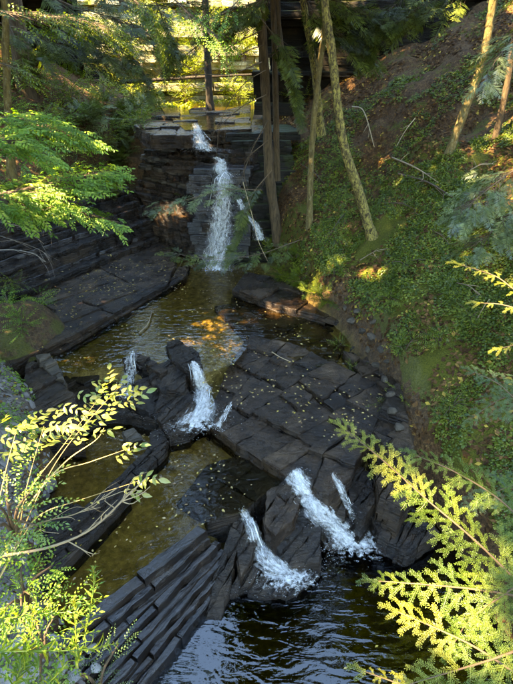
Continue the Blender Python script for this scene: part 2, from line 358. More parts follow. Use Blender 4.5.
def bed_level(x, y):
    z = np.full(np.shape(x), -0.55)
    # line between lower and middle pools, then middle and upper
    b1 = np.interp(x, [-6, -2.6, -0.5, 0.4, 1.2, 3], [3.2, 3.3, 5.3, 6.1, 6.2, 6.6]); z = np.where(y > b1, 0.74, z)
    b2 = np.interp(x, [-6, -2.7, -1.3, -0.6, -0.1, 1.0, 2.4], [8.5, 8.6, 8.3, 8.9, 9.5, 9.0, 8.2]); z = np.where(y > b2, 1.32, z)
    b3 = np.interp(x, [-6, -3.2, -1.5, 0.5], [18.0, 17.4, 16.0, 15.9]); z = np.where(y > b3, 2.6, z)
    z = np.where(y > b3 + 1.3, 3.8, z); z = np.where(y > np.maximum(17.8, b3 + 2.2), 4.9, z)
    return z
def ground_z(x, y):
    x = np.asarray(x, float); y = np.asarray(y, float)
    xl = lerp_tab(y, YL, XLv) + fbm(y * 0.9, y * 0 + 3, 11) * 0.5; xr = lerp_tab(y, YR, XRv) + fbm(y * 1.1, y * 0 + 9, 12) * 0.5
    z = bed_level(x, y) + fbm(x * 2, y * 2, 5) * 0.09
    d = x - xr
    up = lerp_tab(y, ZRy, ZRv) + 0.55 * sstep(d / 0.45) + 0.62 * np.clip(d, 0, 14) + 0.3 * np.clip(d - 14, 0, 400) * np.exp(-np.clip(d - 14, 0, 400) / 120)
    up = up + fbm(x * 0.7, y * 0.7, 21) * 0.8 * sstep(d / 1.5) + fbm(x * 2.6, y * 2.6, 22) * 0.42 * sstep(d / 0.4)
    z = np.where(d > 0, np.maximum(up, z), z)
    e = xl - x
    sl = np.interp(y, [2, 6, 10, 16], [0.75, 0.7, 0.7, 0.62])
    lu = lerp_tab(y, ZLy, ZLv) + 0.2 * sstep(e / 0.4) + sl * np.clip(e, 0, 7) + 0.3 * np.clip(e - 7, 0, 400) * np.exp(-np.clip(e - 7, 0, 400) / 120)
    lu = lu + fbm(x * 0.8, y * 0.8, 31) * 0.7 * sstep(e / 1.5) + fbm(x * 3, y * 3, 32) * 0.2 * sstep(e / 0.4)
    z = np.where(e > 0, np.maximum(lu, z), z)
    f = np.clip(y - 31, 0, 400); z = z + 0.55 * f * np.exp(-f / 120)
    return z
fx = np.arange(-9, 11.01, 0.09); fy = np.arange(0.5, 24.01, 0.09)
cx = np.geomspace(0.3, 600, 34)
gx = np.concatenate([-9 - cx[::-1], fx, 11 + cx]); gy = np.concatenate([0.5 - cx[::-1], fy, 24 + np.geomspace(0.2, 600, 60)])
GX, GY = np.meshgrid(gx, gy); GZ = ground_z(GX, GY)
GZ[1:-1, 1:-1] = (GZ[1:-1, 1:-1] * 2 + GZ[:-2, 1:-1] + GZ[2:, 1:-1] + GZ[1:-1, :-2] + GZ[1:-1, 2:]) / 6
nxg, nyg = len(gx), len(gy)
ii = (np.arange(nyg - 1)[:, None] * nxg + np.arange(nxg - 1)[None]).ravel()
GT = np.stack([ii, ii + 1, ii + nxg + 1, ii + nxg], 1)
GV = np.stack([GX.ravel(), GY.ravel(), GZ.ravel()], 1)
dR = (GX - lerp_tab(GY, YR, XRv)).ravel(); dL = (lerp_tab(GY, YL, XLv) - GX).ravel()
bed = sstep(np.minimum(-dR, -dL) / 0.15 + 0.3) * (GY.ravel() < 14.9)
gyv = GY.ravel(); gxv = GX.ravel()
moss = np.where(dR > 0.3, 0.13 + 0.3 * np.exp(-((gyv - 9) / 3.8) ** 2) * sstep((6.5 - dR) / 3) + 0.12 * (gyv < 9), -0.2)
moss = np.where((gyv > 11.3) & (gyv < 14.6) & (dR > -0.2) & (dR < 1.6), 0.32, moss)
moss = np.where((gyv > 25), 0.25, moss); moss = np.where((dL > 0.2) & (gyv > 8), 0.05, moss)
gravel = np.clip(sstep((dL - 0.1) / 0.4) * sstep((8.5 - gyv) / 1.0), 0, 1) * 0.9
gravel = np.maximum(gravel, np.where((dR > -0.1) & (dR < 0.55) & (gyv > 6.8) & (gyv < 11), 0.12, 0))
GROUND = link('ground', mesh_np('ground', GV, GT, attrs=dict(bed=bed, moss=moss, gravel=gravel), smooth=True), M['ground'])
tag(GROUND, kind='structure')
BV = [tuple(v) for v in GV]; BT = [tuple(int(i) for i in f) for f in GT]
BVH_G = BVHTree.FromPolygons(BV, BT)
ROCKV = []; ROCKF = []; rock_n = 0
def hit(u, v, bvh=None):
    d = norm(ray(u, v)); r = (bvh or BVH_G).ray_cast(Vector(CAM), Vector(d)); return np.array(r[0]) if r[0] is not None else D(u, v, 15)

# ------------------------------------------------------------------ rock slabs
E1 = np.array([0.62, 0.78]); E1 /= np.linalg.norm(E1); E2 = np.array([E1[1], -E1[0]])
def slab_mesh(poly, zt, zb, nlay=4, tilt=(0, 0), bev=0.02, jit=0.02, step=0.025, ds=0.16, rough=0.012):
    """one slab of bedded shale: worn top edge, layered sides"""
    global rock_n
    poly = np.asarray(poly, float)[:, :2]; n = len(poly); pts = []
    for i in range(n):
        a, b = poly[i], poly[(i + 1) % n]; m = max(1, int(round(np.linalg.norm(b - a) / ds)))
        nn = norm(np.array([(b - a)[1], -(b - a)[0]]))
        for k in range(m):
            j = (random.random() - 0.5) * 2 * jit * (1 if k else 0.5)
            pts.append(a + (b - a) * k / m + nn * j)
    pts = np.array(pts); c = pts.mean(0); m = len(pts); rad = np.linalg.norm(pts - c, axis=1, keepdims=True) + 1e-6
    out = (pts - c) / rad
    zf = lambda p: zt + (p - c) @ np.asarray(tilt)
    V = []; F = []
    def ring(p, z): V.extend(np.column_stack([p, z]).tolist())
    p1 = c + (pts - c) * 0.5; ring(p1, zf(p1) + (np.random.default_rng(rock_n).random(m) - 0.4) * rough)
    p2 = pts - out * np.minimum(bev, rad * 0.4); ring(p2, zf(p2) + (np.random.default_rng(rock_n + 1).random(m) - 0.5) * rough)
    ring(pts, zf(pts) - bev * 0.7)
    zs = [0]; 
    for k in range(nlay): zs.append(zs[-1] + random.uniform(0.5, 1.5))
    zs = np.array(zs) / zs[-1]
    off = 0.0
    for k in range(nlay):
        q = pts + out * (off + (np.random.default_rng(rock_n * 7 + k).random((m, 1)) - 0.5) * step)
        zt_k = (zf(pts) - bev * 0.7) * (1 - zs[k]) + zb * zs[k]; zb_k = (zf(pts) - bev * 0.7) * (1 - zs[k + 1]) + zb * zs[k + 1]
        if k: ring(q, zt_k - 0.002)
        ring(q + out * 0.004, zb_k); off = random.uniform(-1, 1) * step
    ct = len(V); V.append([*c, zt + (random.random() - 0.4) * rough])
    nr = ct // m
    for i in range(m): F.append((ct, i, (i + 1) % m))
    for r in range(nr - 1):
        for i in range(m):
            a, b = r * m + i, r * m + (i + 1) % m; F.append((a, a + m, b + m, b))
    L = []; S = []
    for f in F: L.extend(f); S.append(len(f))
    ROCKV.extend(V); ROCKF.extend([tuple(i + rock_n for i in f) for f in F]); rock_n += len(V)
    return mesh_np('slab', np.array(V), L, sizes=S)
def split_line(poly, p0, nrm):
    A = []; B = []; n = len(poly); d = [(q - p0) @ nrm for q in poly]
    for i in range(n):
        a, b, da, db = poly[i], poly[(i + 1) % n], d[i], d[(i + 1) % n]
        (A if da >= 0 else B).append(a)
        if da * db < 0:
            x = a + (b - a) * da / (da - db); A.append(x); B.append(x)
    return A, B
def split(poly, s1, s2, e1=E1, e2=E2, wob=0.12, depth=0):
    """break a traced outline along the two joint directions into blocks about s1 x s2"""
    poly = [np.asarray(p, float)[:2] for p in poly]; q = np.array(poly)
    l1 = np.ptp(q @ e1); l2 = np.ptp(q @ e2)
    if depth > 9 or (l1 < s1 * 1.45 and l2 < s2 * 1.45): return [poly]
    e = e1 if l1 / s1 > l2 / s2 else e2
    t = np.min(q @ e) + np.ptp(q @ e) * random.uniform(0.36, 0.64)
    a = random.uniform(-wob, wob); nrm = np.array([e[0] * math.cos(a) - e[1] * math.sin(a), e[0] * math.sin(a) + e[1] * math.cos(a)])
    p0 = q.mean(0); p0 = p0 + e * (t - p0 @ e)
    A, B = split_line(poly, p0, nrm); out = []
    for s in (A, B):
        if len(s) >= 3 and np.ptp(np.array(s) @ e1) > 0.05 and np.ptp(np.array(s) @ e2) > 0.05: out += split(s, s1, s2, e1, e2, wob, depth + 1)
    return out
def shrink(poly, gap):
    q = np.array(poly); c = q.mean(0); r = np.linalg.norm(q - c, axis=1, keepdims=True); return c + (q - c) * np.maximum(0.5, 1 - gap / np.maximum(r, 1e-3))
def rocks(name, mat, zfun, polys, s1, s2, gap=0.012, thick=0.5, zvar=0.03, tiltv=0.03, nlay=4, parent=None, piece='slab', zbot=None, bev=0.02, jit=0.02, wob=0.12, tilt=(0, 0), e1=E1, e2=E2, step=0.025):
    if parent is None:
        parent = bpy.data.objects.new(name, None); col.objects.link(parent); tag(parent, kind='structure')
    for poly in polys:
        for q in split(poly, s1, s2, e1, e2, wob):
            q = shrink(q, gap * random.choice((0.4, 1.0, 1.0, 2.2))); c = q.mean(0); zt = zfun(c) + random.uniform(-zvar, zvar)
            me = slab_mesh(q, zt, (zt - thick) if zbot is None else zbot, nlay, (tilt[0] + random.uniform(-tiltv, tiltv), tilt[1] + random.uniform(-tiltv, tiltv)), bev, jit, step)
            link(piece, me, M[mat], parent)
    return parent
def px(pts, z): return [P(u, v, z)[:2] for u, v in pts]
const = lambda z: (lambda c: z)

# right-hand jointed pavement beside the second fall
zp = lambda c: 0.99 + 0.54 * float(np.clip((c @ E1 - 4.6) / 2.8, 0, 1))
PAVE = rocks('rock_pavement', 'shale_brown', zp, [px([(250, 341), (300, 353), (346, 376), (388, 394), (374, 432), (348, 472), (330, 484), (288, 464), (240, 437), (206, 414), (214, 392), (230, 364)], 1.35)], 0.72, 0.56, thick=0.7, zvar=0.03, tiltv=0.03, nlay=5, gap=0.01, wob=0.3, tilt=(0.0, 0.1), jit=0.03)
# broad flat slabs just under the surface of the upper pool
rocks('submerged_slabs', 'shale_brown', const(1.485), [px([(213, 306), (255, 299), (300, 306), (346, 346), (332, 366), (268, 345), (246, 338)], 1.49)], 1.6, 1.2, thick=0.4, zvar=0.006, tiltv=0.006, gap=0.008)
rocks('bank_ledge', 'shale_brown', const(1.7), [px([(232, 290), (246, 270), (300, 280), (345, 322), (318, 314), (258, 299)], 1.7)], 0.9, 0.8, thick=0.6, zvar=0.06, nlay=6, step=0.06)
# left shelf along the upper pool
SHELF = rocks('rock_shelf', 'shale_brown', lambda c: 1.66 + 0.02 * math.sin(c[1]), [px([(-30, 392), (30, 356), (72, 337), (120, 309), (168, 283), (176, 262), (166, 236), (110, 255), (50, 282), (-30, 318)], 1.66)], 2.4, 0.75, thick=0.35, zvar=0.02, tiltv=0.012, nlay=3, gap=0.006)
rocks('thin_shelf', 'shale_brown', const(1.56), [px([(150, 298), (186, 276), (190, 264), (178, 266), (168, 284), (140, 300)], 1.56), px([(60, 352), (150, 298), (140, 299), (72, 338), (40, 356)], 1.55)], 1.2, 0.4, thick=0.2, zvar=0.012, nlay=2)
# stepped ledge wall behind the shelf
LEDGE = bpy.data.objects.new('ledge_wall', None); col.objects.link(LEDGE); tag(LEDGE, kind='structure')
a0 = np.array([-6.3, 10.9]); b0 = np.array([-2.95, 16.35]); ed = norm(b0 - a0); back = np.array([-ed[1], ed[0]])
z = 1.66; offs = 0.0
treads = [0.0, 0.34, 0.06, 0.05, 0.42, 0.05, 0.1, 0.3, 0.12]; rises = [0.18, 0.11, 0.2, 0.16, 0.13, 0.22, 0.15, 0.18, 0.2]
for k in range(9):
    z += rises[k]; offs += treads[k]
    a = a0 + back * offs - ed * 0.6; b = b0 + back * offs + ed * random.uniform(-0.25, 0.1)
    rocks('', 'shale_wet' if k in (1, 4) else 'shale', const(z), [[a, b, b + back * (1.9), a + back * 1.9]], 4.2, 3.0, thick=rises[k] + 0.03, zvar=0.012, tiltv=0.01, nlay=2 + k % 2, parent=LEDGE, jit=0.035, gap=0.006, e1=ed, e2=-back, step=0.04)
# stepped rock beside and behind the waterfall
def stair(name, mat, a, b, z0, hs, setb, depth, s1, dz=0.0, jit=0.04, step=0.05, alt=None):
    t = bpy.data.objects.new(name, None); col.objects.link(t); tag(t, kind='structure')
    a = np.array(a, float); b = np.array(b, float); e = norm(b - a); bk = np.array([-e[1], e[0]])
    z = z0; o = 0
    for k, h in enumerate(hs):
        o += setb[k % len(setb)]; z += h
        aa = a + bk * o - e * random.uniform(0, 0.3); bb = b + bk * o + e * random.uniform(-0.15, 0.2)
        rocks('', alt if alt and k > 7 and k % 2 else mat, const(z), [[aa, bb, bb + bk * depth, aa + bk * depth]], s1, depth * 1.2, thick=h + 0.04, zvar=0.02, tiltv=0.02, nlay=2, parent=t, jit=jit, gap=0.01, e1=e, e2=-bk, step=step, piece='rock_layer')
    return t
stair('waterfall_wall', 'shale_brown', (-4.6, 17.1), (-1.75, 14.75), 1.2, [0.35, 0.3, 0.26, 0.22, 0.25, 0.16, 0.2, 0.14, 0.18, 0.16, 0.2, 0.13, 0.17, 0.15, 0.18, 0.15, 0.14], [0.0, 0.05, 0.02, 0.08, 0.04, 0.2, 0.06, 0.26, 0.1, 0.24], 3.4, 1.6, jit=0.06, step=0.06, alt='shale_grey')
stair('waterfall_back_wall', 'shale_wet', (-1.9, 14.75), (-0.35, 14.65), 1.2, [0.4, 0.35, 0.3, 0.35, 0.3, 0.25, 0.3, 0.25, 0.25, 0.2], [0.0, 0.05, 0.08, 0.04, 0.1], 2.2, 0.9)
stair('waterfall_upper_steps', 'shale_brown', (-2.7, 16.0), (-0.3, 15.3), 3.9, [0.16, 0.13, 0.14, 0.12, 0.15, 0.12, 0.14, 0.13], [0.0, 0.14, 0.3, 0.12, 0.34, 0.16], 3.2, 1.3, jit=0.06)
stair('waterfall_side_wall', 'shale_moss', (-0.42, 14.7), (1.4, 14.95), 1.2, [0.3, 0.25, 0.3, 0.22, 0.28, 0.2, 0.3, 0.2, 0.25, 0.2, 0.25, 0.2, 0.22, 0.2, 0.2, 0.2], [0.05, 0.12, 0.03, 0.2], 2.0, 1.1, jit=0.06)
rocks('upper_stream_slabs', 'shale_brown', const(5.04), [px([(132, 124), (190, 116), (204, 122), (196, 130), (150, 132)], 5.1), px([(150, 114), (205, 106), (212, 112), (190, 116)], 5.1), px([(215, 116), (250, 112), (252, 128), (216, 128)], 5.1), px([(205, 112), (250, 105), (250, 111), (215, 116)], 5.08)], 0.9, 1.2, thick=0.4, zvar=0.06, tiltv=0.04, jit=0.05, e1=np.array([1.0, 0.1]), e2=np.array([0.1, -1.0]))

# ridge between upper and middle pools
RIDGE = rocks('pool_ridge', 'shale', const(1.16), [px([(60, 372), (125, 361), (165, 364), (202, 374), (206, 412), (188, 425), (152, 415), (112, 405), (70, 420)], 1.3)], 0.55, 0.5, thick=0.7, zvar=0.1, tiltv=0.1, nlay=6, bev=0.022, jit=0.03, step=0.05)
def block(pxs, z, thick, tilt=(0, 0), mat='shale', nlay=4, bev=0.03, parent=RIDGE, jit=0.03, name='rock_block', step=0.035):
    bev = min(bev, 0.014); jit = min(jit, 0.02); poly = np.array(px(pxs, z)); c = poly.mean(0)
    for q in split(list(poly), 0.6, 0.19, wob=0.12):
        q = shrink(q, 0.006); zq = z + float((q.mean(0) - c) @ np.array(tilt)) + random.uniform(-0.05, 0.03)
        link(name, slab_mesh(q, zq, z - thick, nlay, (tilt[0] + random.uniform(-.06, .06), tilt[1] + random.uniform(-.06, .06)), bev, jit, step, ds=0.11), M[mat], parent)
block([(122, 360), (136, 354), (150, 357), (168, 370), (160, 374), (146, 364), (134, 361), (124, 367)], 1.56, 0.4, bev=0.04)
block([(166, 342), (178, 336), (199, 350), (203, 372), (190, 374), (172, 362)], 1.66, 0.6, tilt=(-0.1, -0.08), bev=0.04)
block([(150, 366), (172, 362), (188, 376), (184, 392), (160, 388), (148, 376)], 1.5, 0.7, tilt=(0.2, 0.1), bev=0.07)
block([(162, 392), (184, 390), (196, 404), (188, 424), (168, 428), (152, 412)], 1.32, 0.7, tilt=(0.1, 0.25), bev=0.08)
block([(134, 384), (150, 378), (164, 392), (156, 404), (140, 400)], 1.3, 0.6, tilt=(-0.1, 0.1), bev=0.05)
block([(150, 432), (162, 428), (168, 440), (160, 452), (149, 448)], 1.08, 0.4, tilt=(0, 0.1), bev=0.06)
block([(160, 416), (176, 424), (172, 440), (158, 436)], 1.05, 0.4, bev=0.06)
block([(40, 362), (56, 360), (64, 380), (54, 378)], 1.72, 0.2, mat='shale_grey', tilt=(0.1, 0.1))
block([(36, 356), (50, 354), (54, 360), (40, 363)], 1.78, 0.2, mat='shale_grey')
block([(28, 362), (44, 366), (76, 396), (80, 424), (40, 424), (20, 390)], 1.66, 0.8, mat='shale_brown', tilt=(0.02, 0.05))
block([(122, 432), (134, 428), (142, 436), (128, 441)], 1.0, 0.3, mat='shale_grey', bev=0.05)
# thin upright strips that edge the middle pool
STRIP = rocks('strip_ledge', 'shale', const(1.06), [px([(112, 492), (160, 444), (168, 448), (120, 498)], 1.06), px([(106, 490), (154, 443), (160, 445), (112, 492)], 1.0)], 0.5, 0.2, thick=0.4, zvar=0.03, nlay=5, gap=0.008)
rocks('left_bank_ledge', 'shale', lambda c: 1.22 - 0.16 * float((c - P(45, 585, 0.9)[:2]) @ E2 > -0.25), [px([(34, 588), (60, 566), (130, 494), (118, 486), (90, 506), (40, 548), (20, 572)], 1.1), px([(20, 572), (40, 548), (90, 506), (76, 498), (36, 524), (6, 556)], 1.3), px([(6, 556), (36, 524), (76, 498), (60, 486), (20, 506), (-10, 536)], 1.45)], 0.8, 0.16, thick=0.55, zvar=0.04, tiltv=0.04, nlay=5, gap=0.008)

# tilted strips of the lower ledge
LOWER = bpy.data.objects.new('tilted_ledge', None); col.objects.link(LOWER); tag(LOWER, kind='structure')
LA0, LA1 = P(78, 622, 0.95)[:2], P(208, 519, 0.95)[:2]
LB0, LB1 = P(140, 700, 0.02)[:2], P(240, 566, 0.02)[:2]
nst = 8; acc = [0, 0.2, 0.33, 0.44, 0.55, 0.66, 0.77, 0.88, 1.0]
zl = [0.97, 0.84, 0.7, 0.62, 0.47, 0.38, 0.24, 0.12]
for k in range(nst):
    A0 = LA0 + (LB0 - LA0) * acc[k]; A1 = LA1 + (LB1 - LA1) * acc[k]; B0 = LA0 + (LB0 - LA0) * acc[k + 1]; B1 = LA1 + (LB1 - LA1) * acc[k + 1]
    dd = norm(A1 - A0); A0 = A0 - dd * 0.9; B0 = B0 - dd * 0.9
    A1 = A1 + dd * random.uniform(-0.3, 0.05); B1 = A1 + (B1 - LA1) * 0 + (B0 - A0) * (np.linalg.norm(B1 - LA1) * 0 + 1)
    sh = norm(A0 - B0) * random.uniform(0.008, 0.02); B0 = B0 + sh; B1 = B1 + sh
    rocks('', 'shale_wet', const(zl[k]), [[A0, A1, B1, B0]], 1.2 if k else 2.0, 1.0, thick=0.75, zvar=0.05, tiltv=0.05, tilt=(-0.1, 0.07), nlay=6, parent=LOWER, gap=0.006, e1=dd, e2=np.array([dd[1], -dd[0]]), jit=0.018)
# outcrop between the two lower falls
OUT = rocks('fall_outcrop', 'shale', lambda c: 0.865, [px([(176, 500), (206, 462), (252, 448), (292, 466), (290, 478), (262, 494), (240, 512), (206, 520)], 0.93)], 0.8, 0.7, thick=0.6, zvar=0.015, tiltv=0.012, nlay=4, wob=0.3)
bl = lambda pts, z, th, **k: block(pts, z, th, parent=OUT, **k)
bl([(266, 492), (290, 480), (302, 498), (296, 514), (276, 532), (264, 520)], 0.93, 1.2, tilt=(0.0, 0.2), bev=0.03, mat='shale_brown', nlay=7)
bl([(204, 598), (214, 566), (236, 526), (244, 512), (250, 516), (238, 548), (220, 600)], 0.5, 1.1, tilt=(0.0, 0.55), nlay=9)
bl([(236, 548), (248, 522), (262, 536), (252, 556), (240, 572)], 0.5, 0.9, tilt=(0.0, 0.5), nlay=8)
bl([(226, 590), (240, 566), (258, 552), (266, 560), (250, 584)], 0.24, 0.7, tilt=(0.0, 0.4), nlay=6)
bl([(248, 588), (262, 552), (296, 546), (318, 560), (310, 580), (286, 592), (264, 592)], 0.22, 0.8, tilt=(-0.05, 0.32), nlay=5, bev=0.06)
bl([(270, 544), (284, 526), (304, 508), (322, 528), (320, 556), (292, 560)], 0.55, 0.9, tilt=(-0.1, 0.42), nlay=5, bev=0.06)
bl([(288, 476), (300, 470), (326, 500), (350, 532), (338, 540), (316, 522), (302, 500)], 0.44, 1.1, tilt=(-0.2, 0.62), nlay=6, bev=0.05)
bl([(310, 474), (330, 468), (352, 492), (346, 508), (334, 506)], 0.8, 1.2, tilt=(-0.05, 0.3), nlay=6)
bl([(350, 468), (372, 472), (376, 500), (362, 516), (348, 500)], 0.86, 1.2, tilt=(-0.1, 0.15), nlay=8)
bl([(334, 504), (350, 508), (370, 524), (360, 538), (344, 528)], 0.3, 0.9, tilt=(-0.2, 0.4), nlay=5)
bl([(374, 462), (400, 454), (420, 480), (402, 506), (378, 494)], 1.1, 1.4, mat='shale_brown', nlay=9)
bl([(366, 508), (404, 502), (440, 530), (410, 548), (378, 534)], 0.45, 1.0, tilt=(0, 0.2), nlay=6)
bl([(196, 604), (210, 596), (226, 598), (216, 610), (200, 612)], 0.1, 0.5, nlay=3)
# blocks against the right bank
BANK = rocks('bank_rocks', 'shale_brown', lambda c: 1.5 + 0.25 * float(np.clip(c[0] - 2.2, 0, 1)), [px([(362, 372), (388, 366), (404, 400), (414, 450), (398, 462), (372, 430), (386, 396)], 1.55), px([(340, 345), (362, 336), (386, 364), (362, 374)], 1.62)], 0.5, 0.45, thick=0.9, zvar=0.12, tiltv=0.1, nlay=7, bev=0.04, step=0.05)

# cliffs
def cliff(name, mat, a, b, z0, z1, lay, s1, over=0.0, depth=2.5, amp=0.35, kind='structure'):
    t = bpy.data.objects.new(name, None); col.objects.link(t); tag(t, kind=kind)
    a = np.array(a, float); b = np.array(b, float); e = norm(b - a); bk = np.array([-e[1], e[0]]); z = z0; k = 0; o = 0
    while z < z1:
        h = random.uniform(*lay); o = 0.6 * o + random.uniform(-amp, amp); s = (z - z0) / (z1 - z0)
        oo = o - over * s
        aa = a + bk * oo - e * random.uniform(0, 0.8); bb = b + bk * oo + e * random.uniform(0, 0.8); z += h
        for q in split([aa, bb, bb + bk * depth, aa + bk * depth], s1 * random.uniform(0.7, 1.5), depth * 2, e, -bk, 0.1):
            q = shrink(q, 0.012) + bk * random.uniform(-0.3, 0.25)
            link('rock_layer', slab_mesh(q, z, z - h - 0.02, 2, (0, 0), 0.03, 0.07, 0.06, ds=0.5), M[mat], t)
    return t
M['cliff_dark'] = mat_rock('dark_cliff_shale', (0.006, 0.004, 0.0025), (0.016, 0.011, 0.006), (0.04, 0.028, 0.016), (0.5, 0.85), 0.8, 1.0, 0.15, moss=0.35, mossc=(0.03, 0.03, 0.006))
cliff('right_cliff', 'cliff_dark', (0.5, 19.4), (8.0, 18.0), 4.6, 9.8, (0.14, 0.6), 1.5, over=-0.5, amp=0.22)
cliff('left_cliff', 'cliff_dark', (-12.0, 19.5), (-7.1, 22.5), 5.2, 9.8, (0.12, 0.32), 1.5, over=1.3, depth=3, amp=0.45)
cliff('far_cliff', 'cliff_far', (-8.8, 27.5), (4.0, 30.0), 4.6, 10.5, (0.18, 0.45), 0.8, depth=2.0, amp=0.4, over=-0.8)

# shale faces that the leaf litter and plants can rest on
BVH_R = BVHTree.FromPolygons([tuple(v) for v in ROCKV], ROCKF)
def drop(x, y, zfrom=9.0):
    zs = []
    for b in (BVH_G, BVH_R):
        r = b.ray_cast(Vector((x, y, zfrom)), Vector((0, 0, -1)))
        if r[0] is not None: zs.append((r[0].z, r[1]))
    return max(zs, key=lambda q: q[0]) if zs else (0, Vector((0, 0, 1)))
def hitall(u, v):
    d = Vector(norm(ray(u, v))); best = None
    for b in (BVH_G, BVH_R):
        r = b.ray_cast(Vector(CAM), d)
        if r[0] is not None and (best is None or r[3] < best[1]): best = (np.array(r[0]), r[3], np.array(r[1]))
    return best

# ------------------------------------------------------------------ water
def water(name, poly, z, mat, label=None, res=0.12):
    q = np.array(poly); me = bpy.data.meshes.new(name)
    me.from_pydata([(x, y, z) for x, y in q], [], [tuple(range(len(q)))]); me.update()
    return tag(link(name, me, M[mat]), kind='structure')
water('lower_pool', [(-3.2, -6), (3.6, -6), (3.8, 5.5), (3.0, 6.8), (1.6, 6.4), (0.4, 5.9), (-0.5, 5.3), (-1.6, 4.3), (-2.6, 3.2)], 0.0, 'water_low')
water('middle_pool', [p for p in px([(60, 640), (100, 600), (206, 522), (244, 512), (262, 496), (292, 478), (322, 478), (350, 480), (345, 440), (206, 400), (150, 372), (60, 400), (20, 480), (0, 600)], 0.9)], 0.9, 'water_mid')
water('upper_pool', [p for p in px([(30, 380), (124, 366), (150, 362), (172, 366), (204, 374), (234, 364), (250, 344), (345, 376), (352, 330), (250, 262), (205, 258), (150, 255), (10, 330)], 1.5)], 1.5, 'water_up')
water('upper_stream', px([(185, 130), (212, 130), (250, 130), (256, 104), (200, 100), (160, 108)], 5.03), 5.03, 'water_mid')

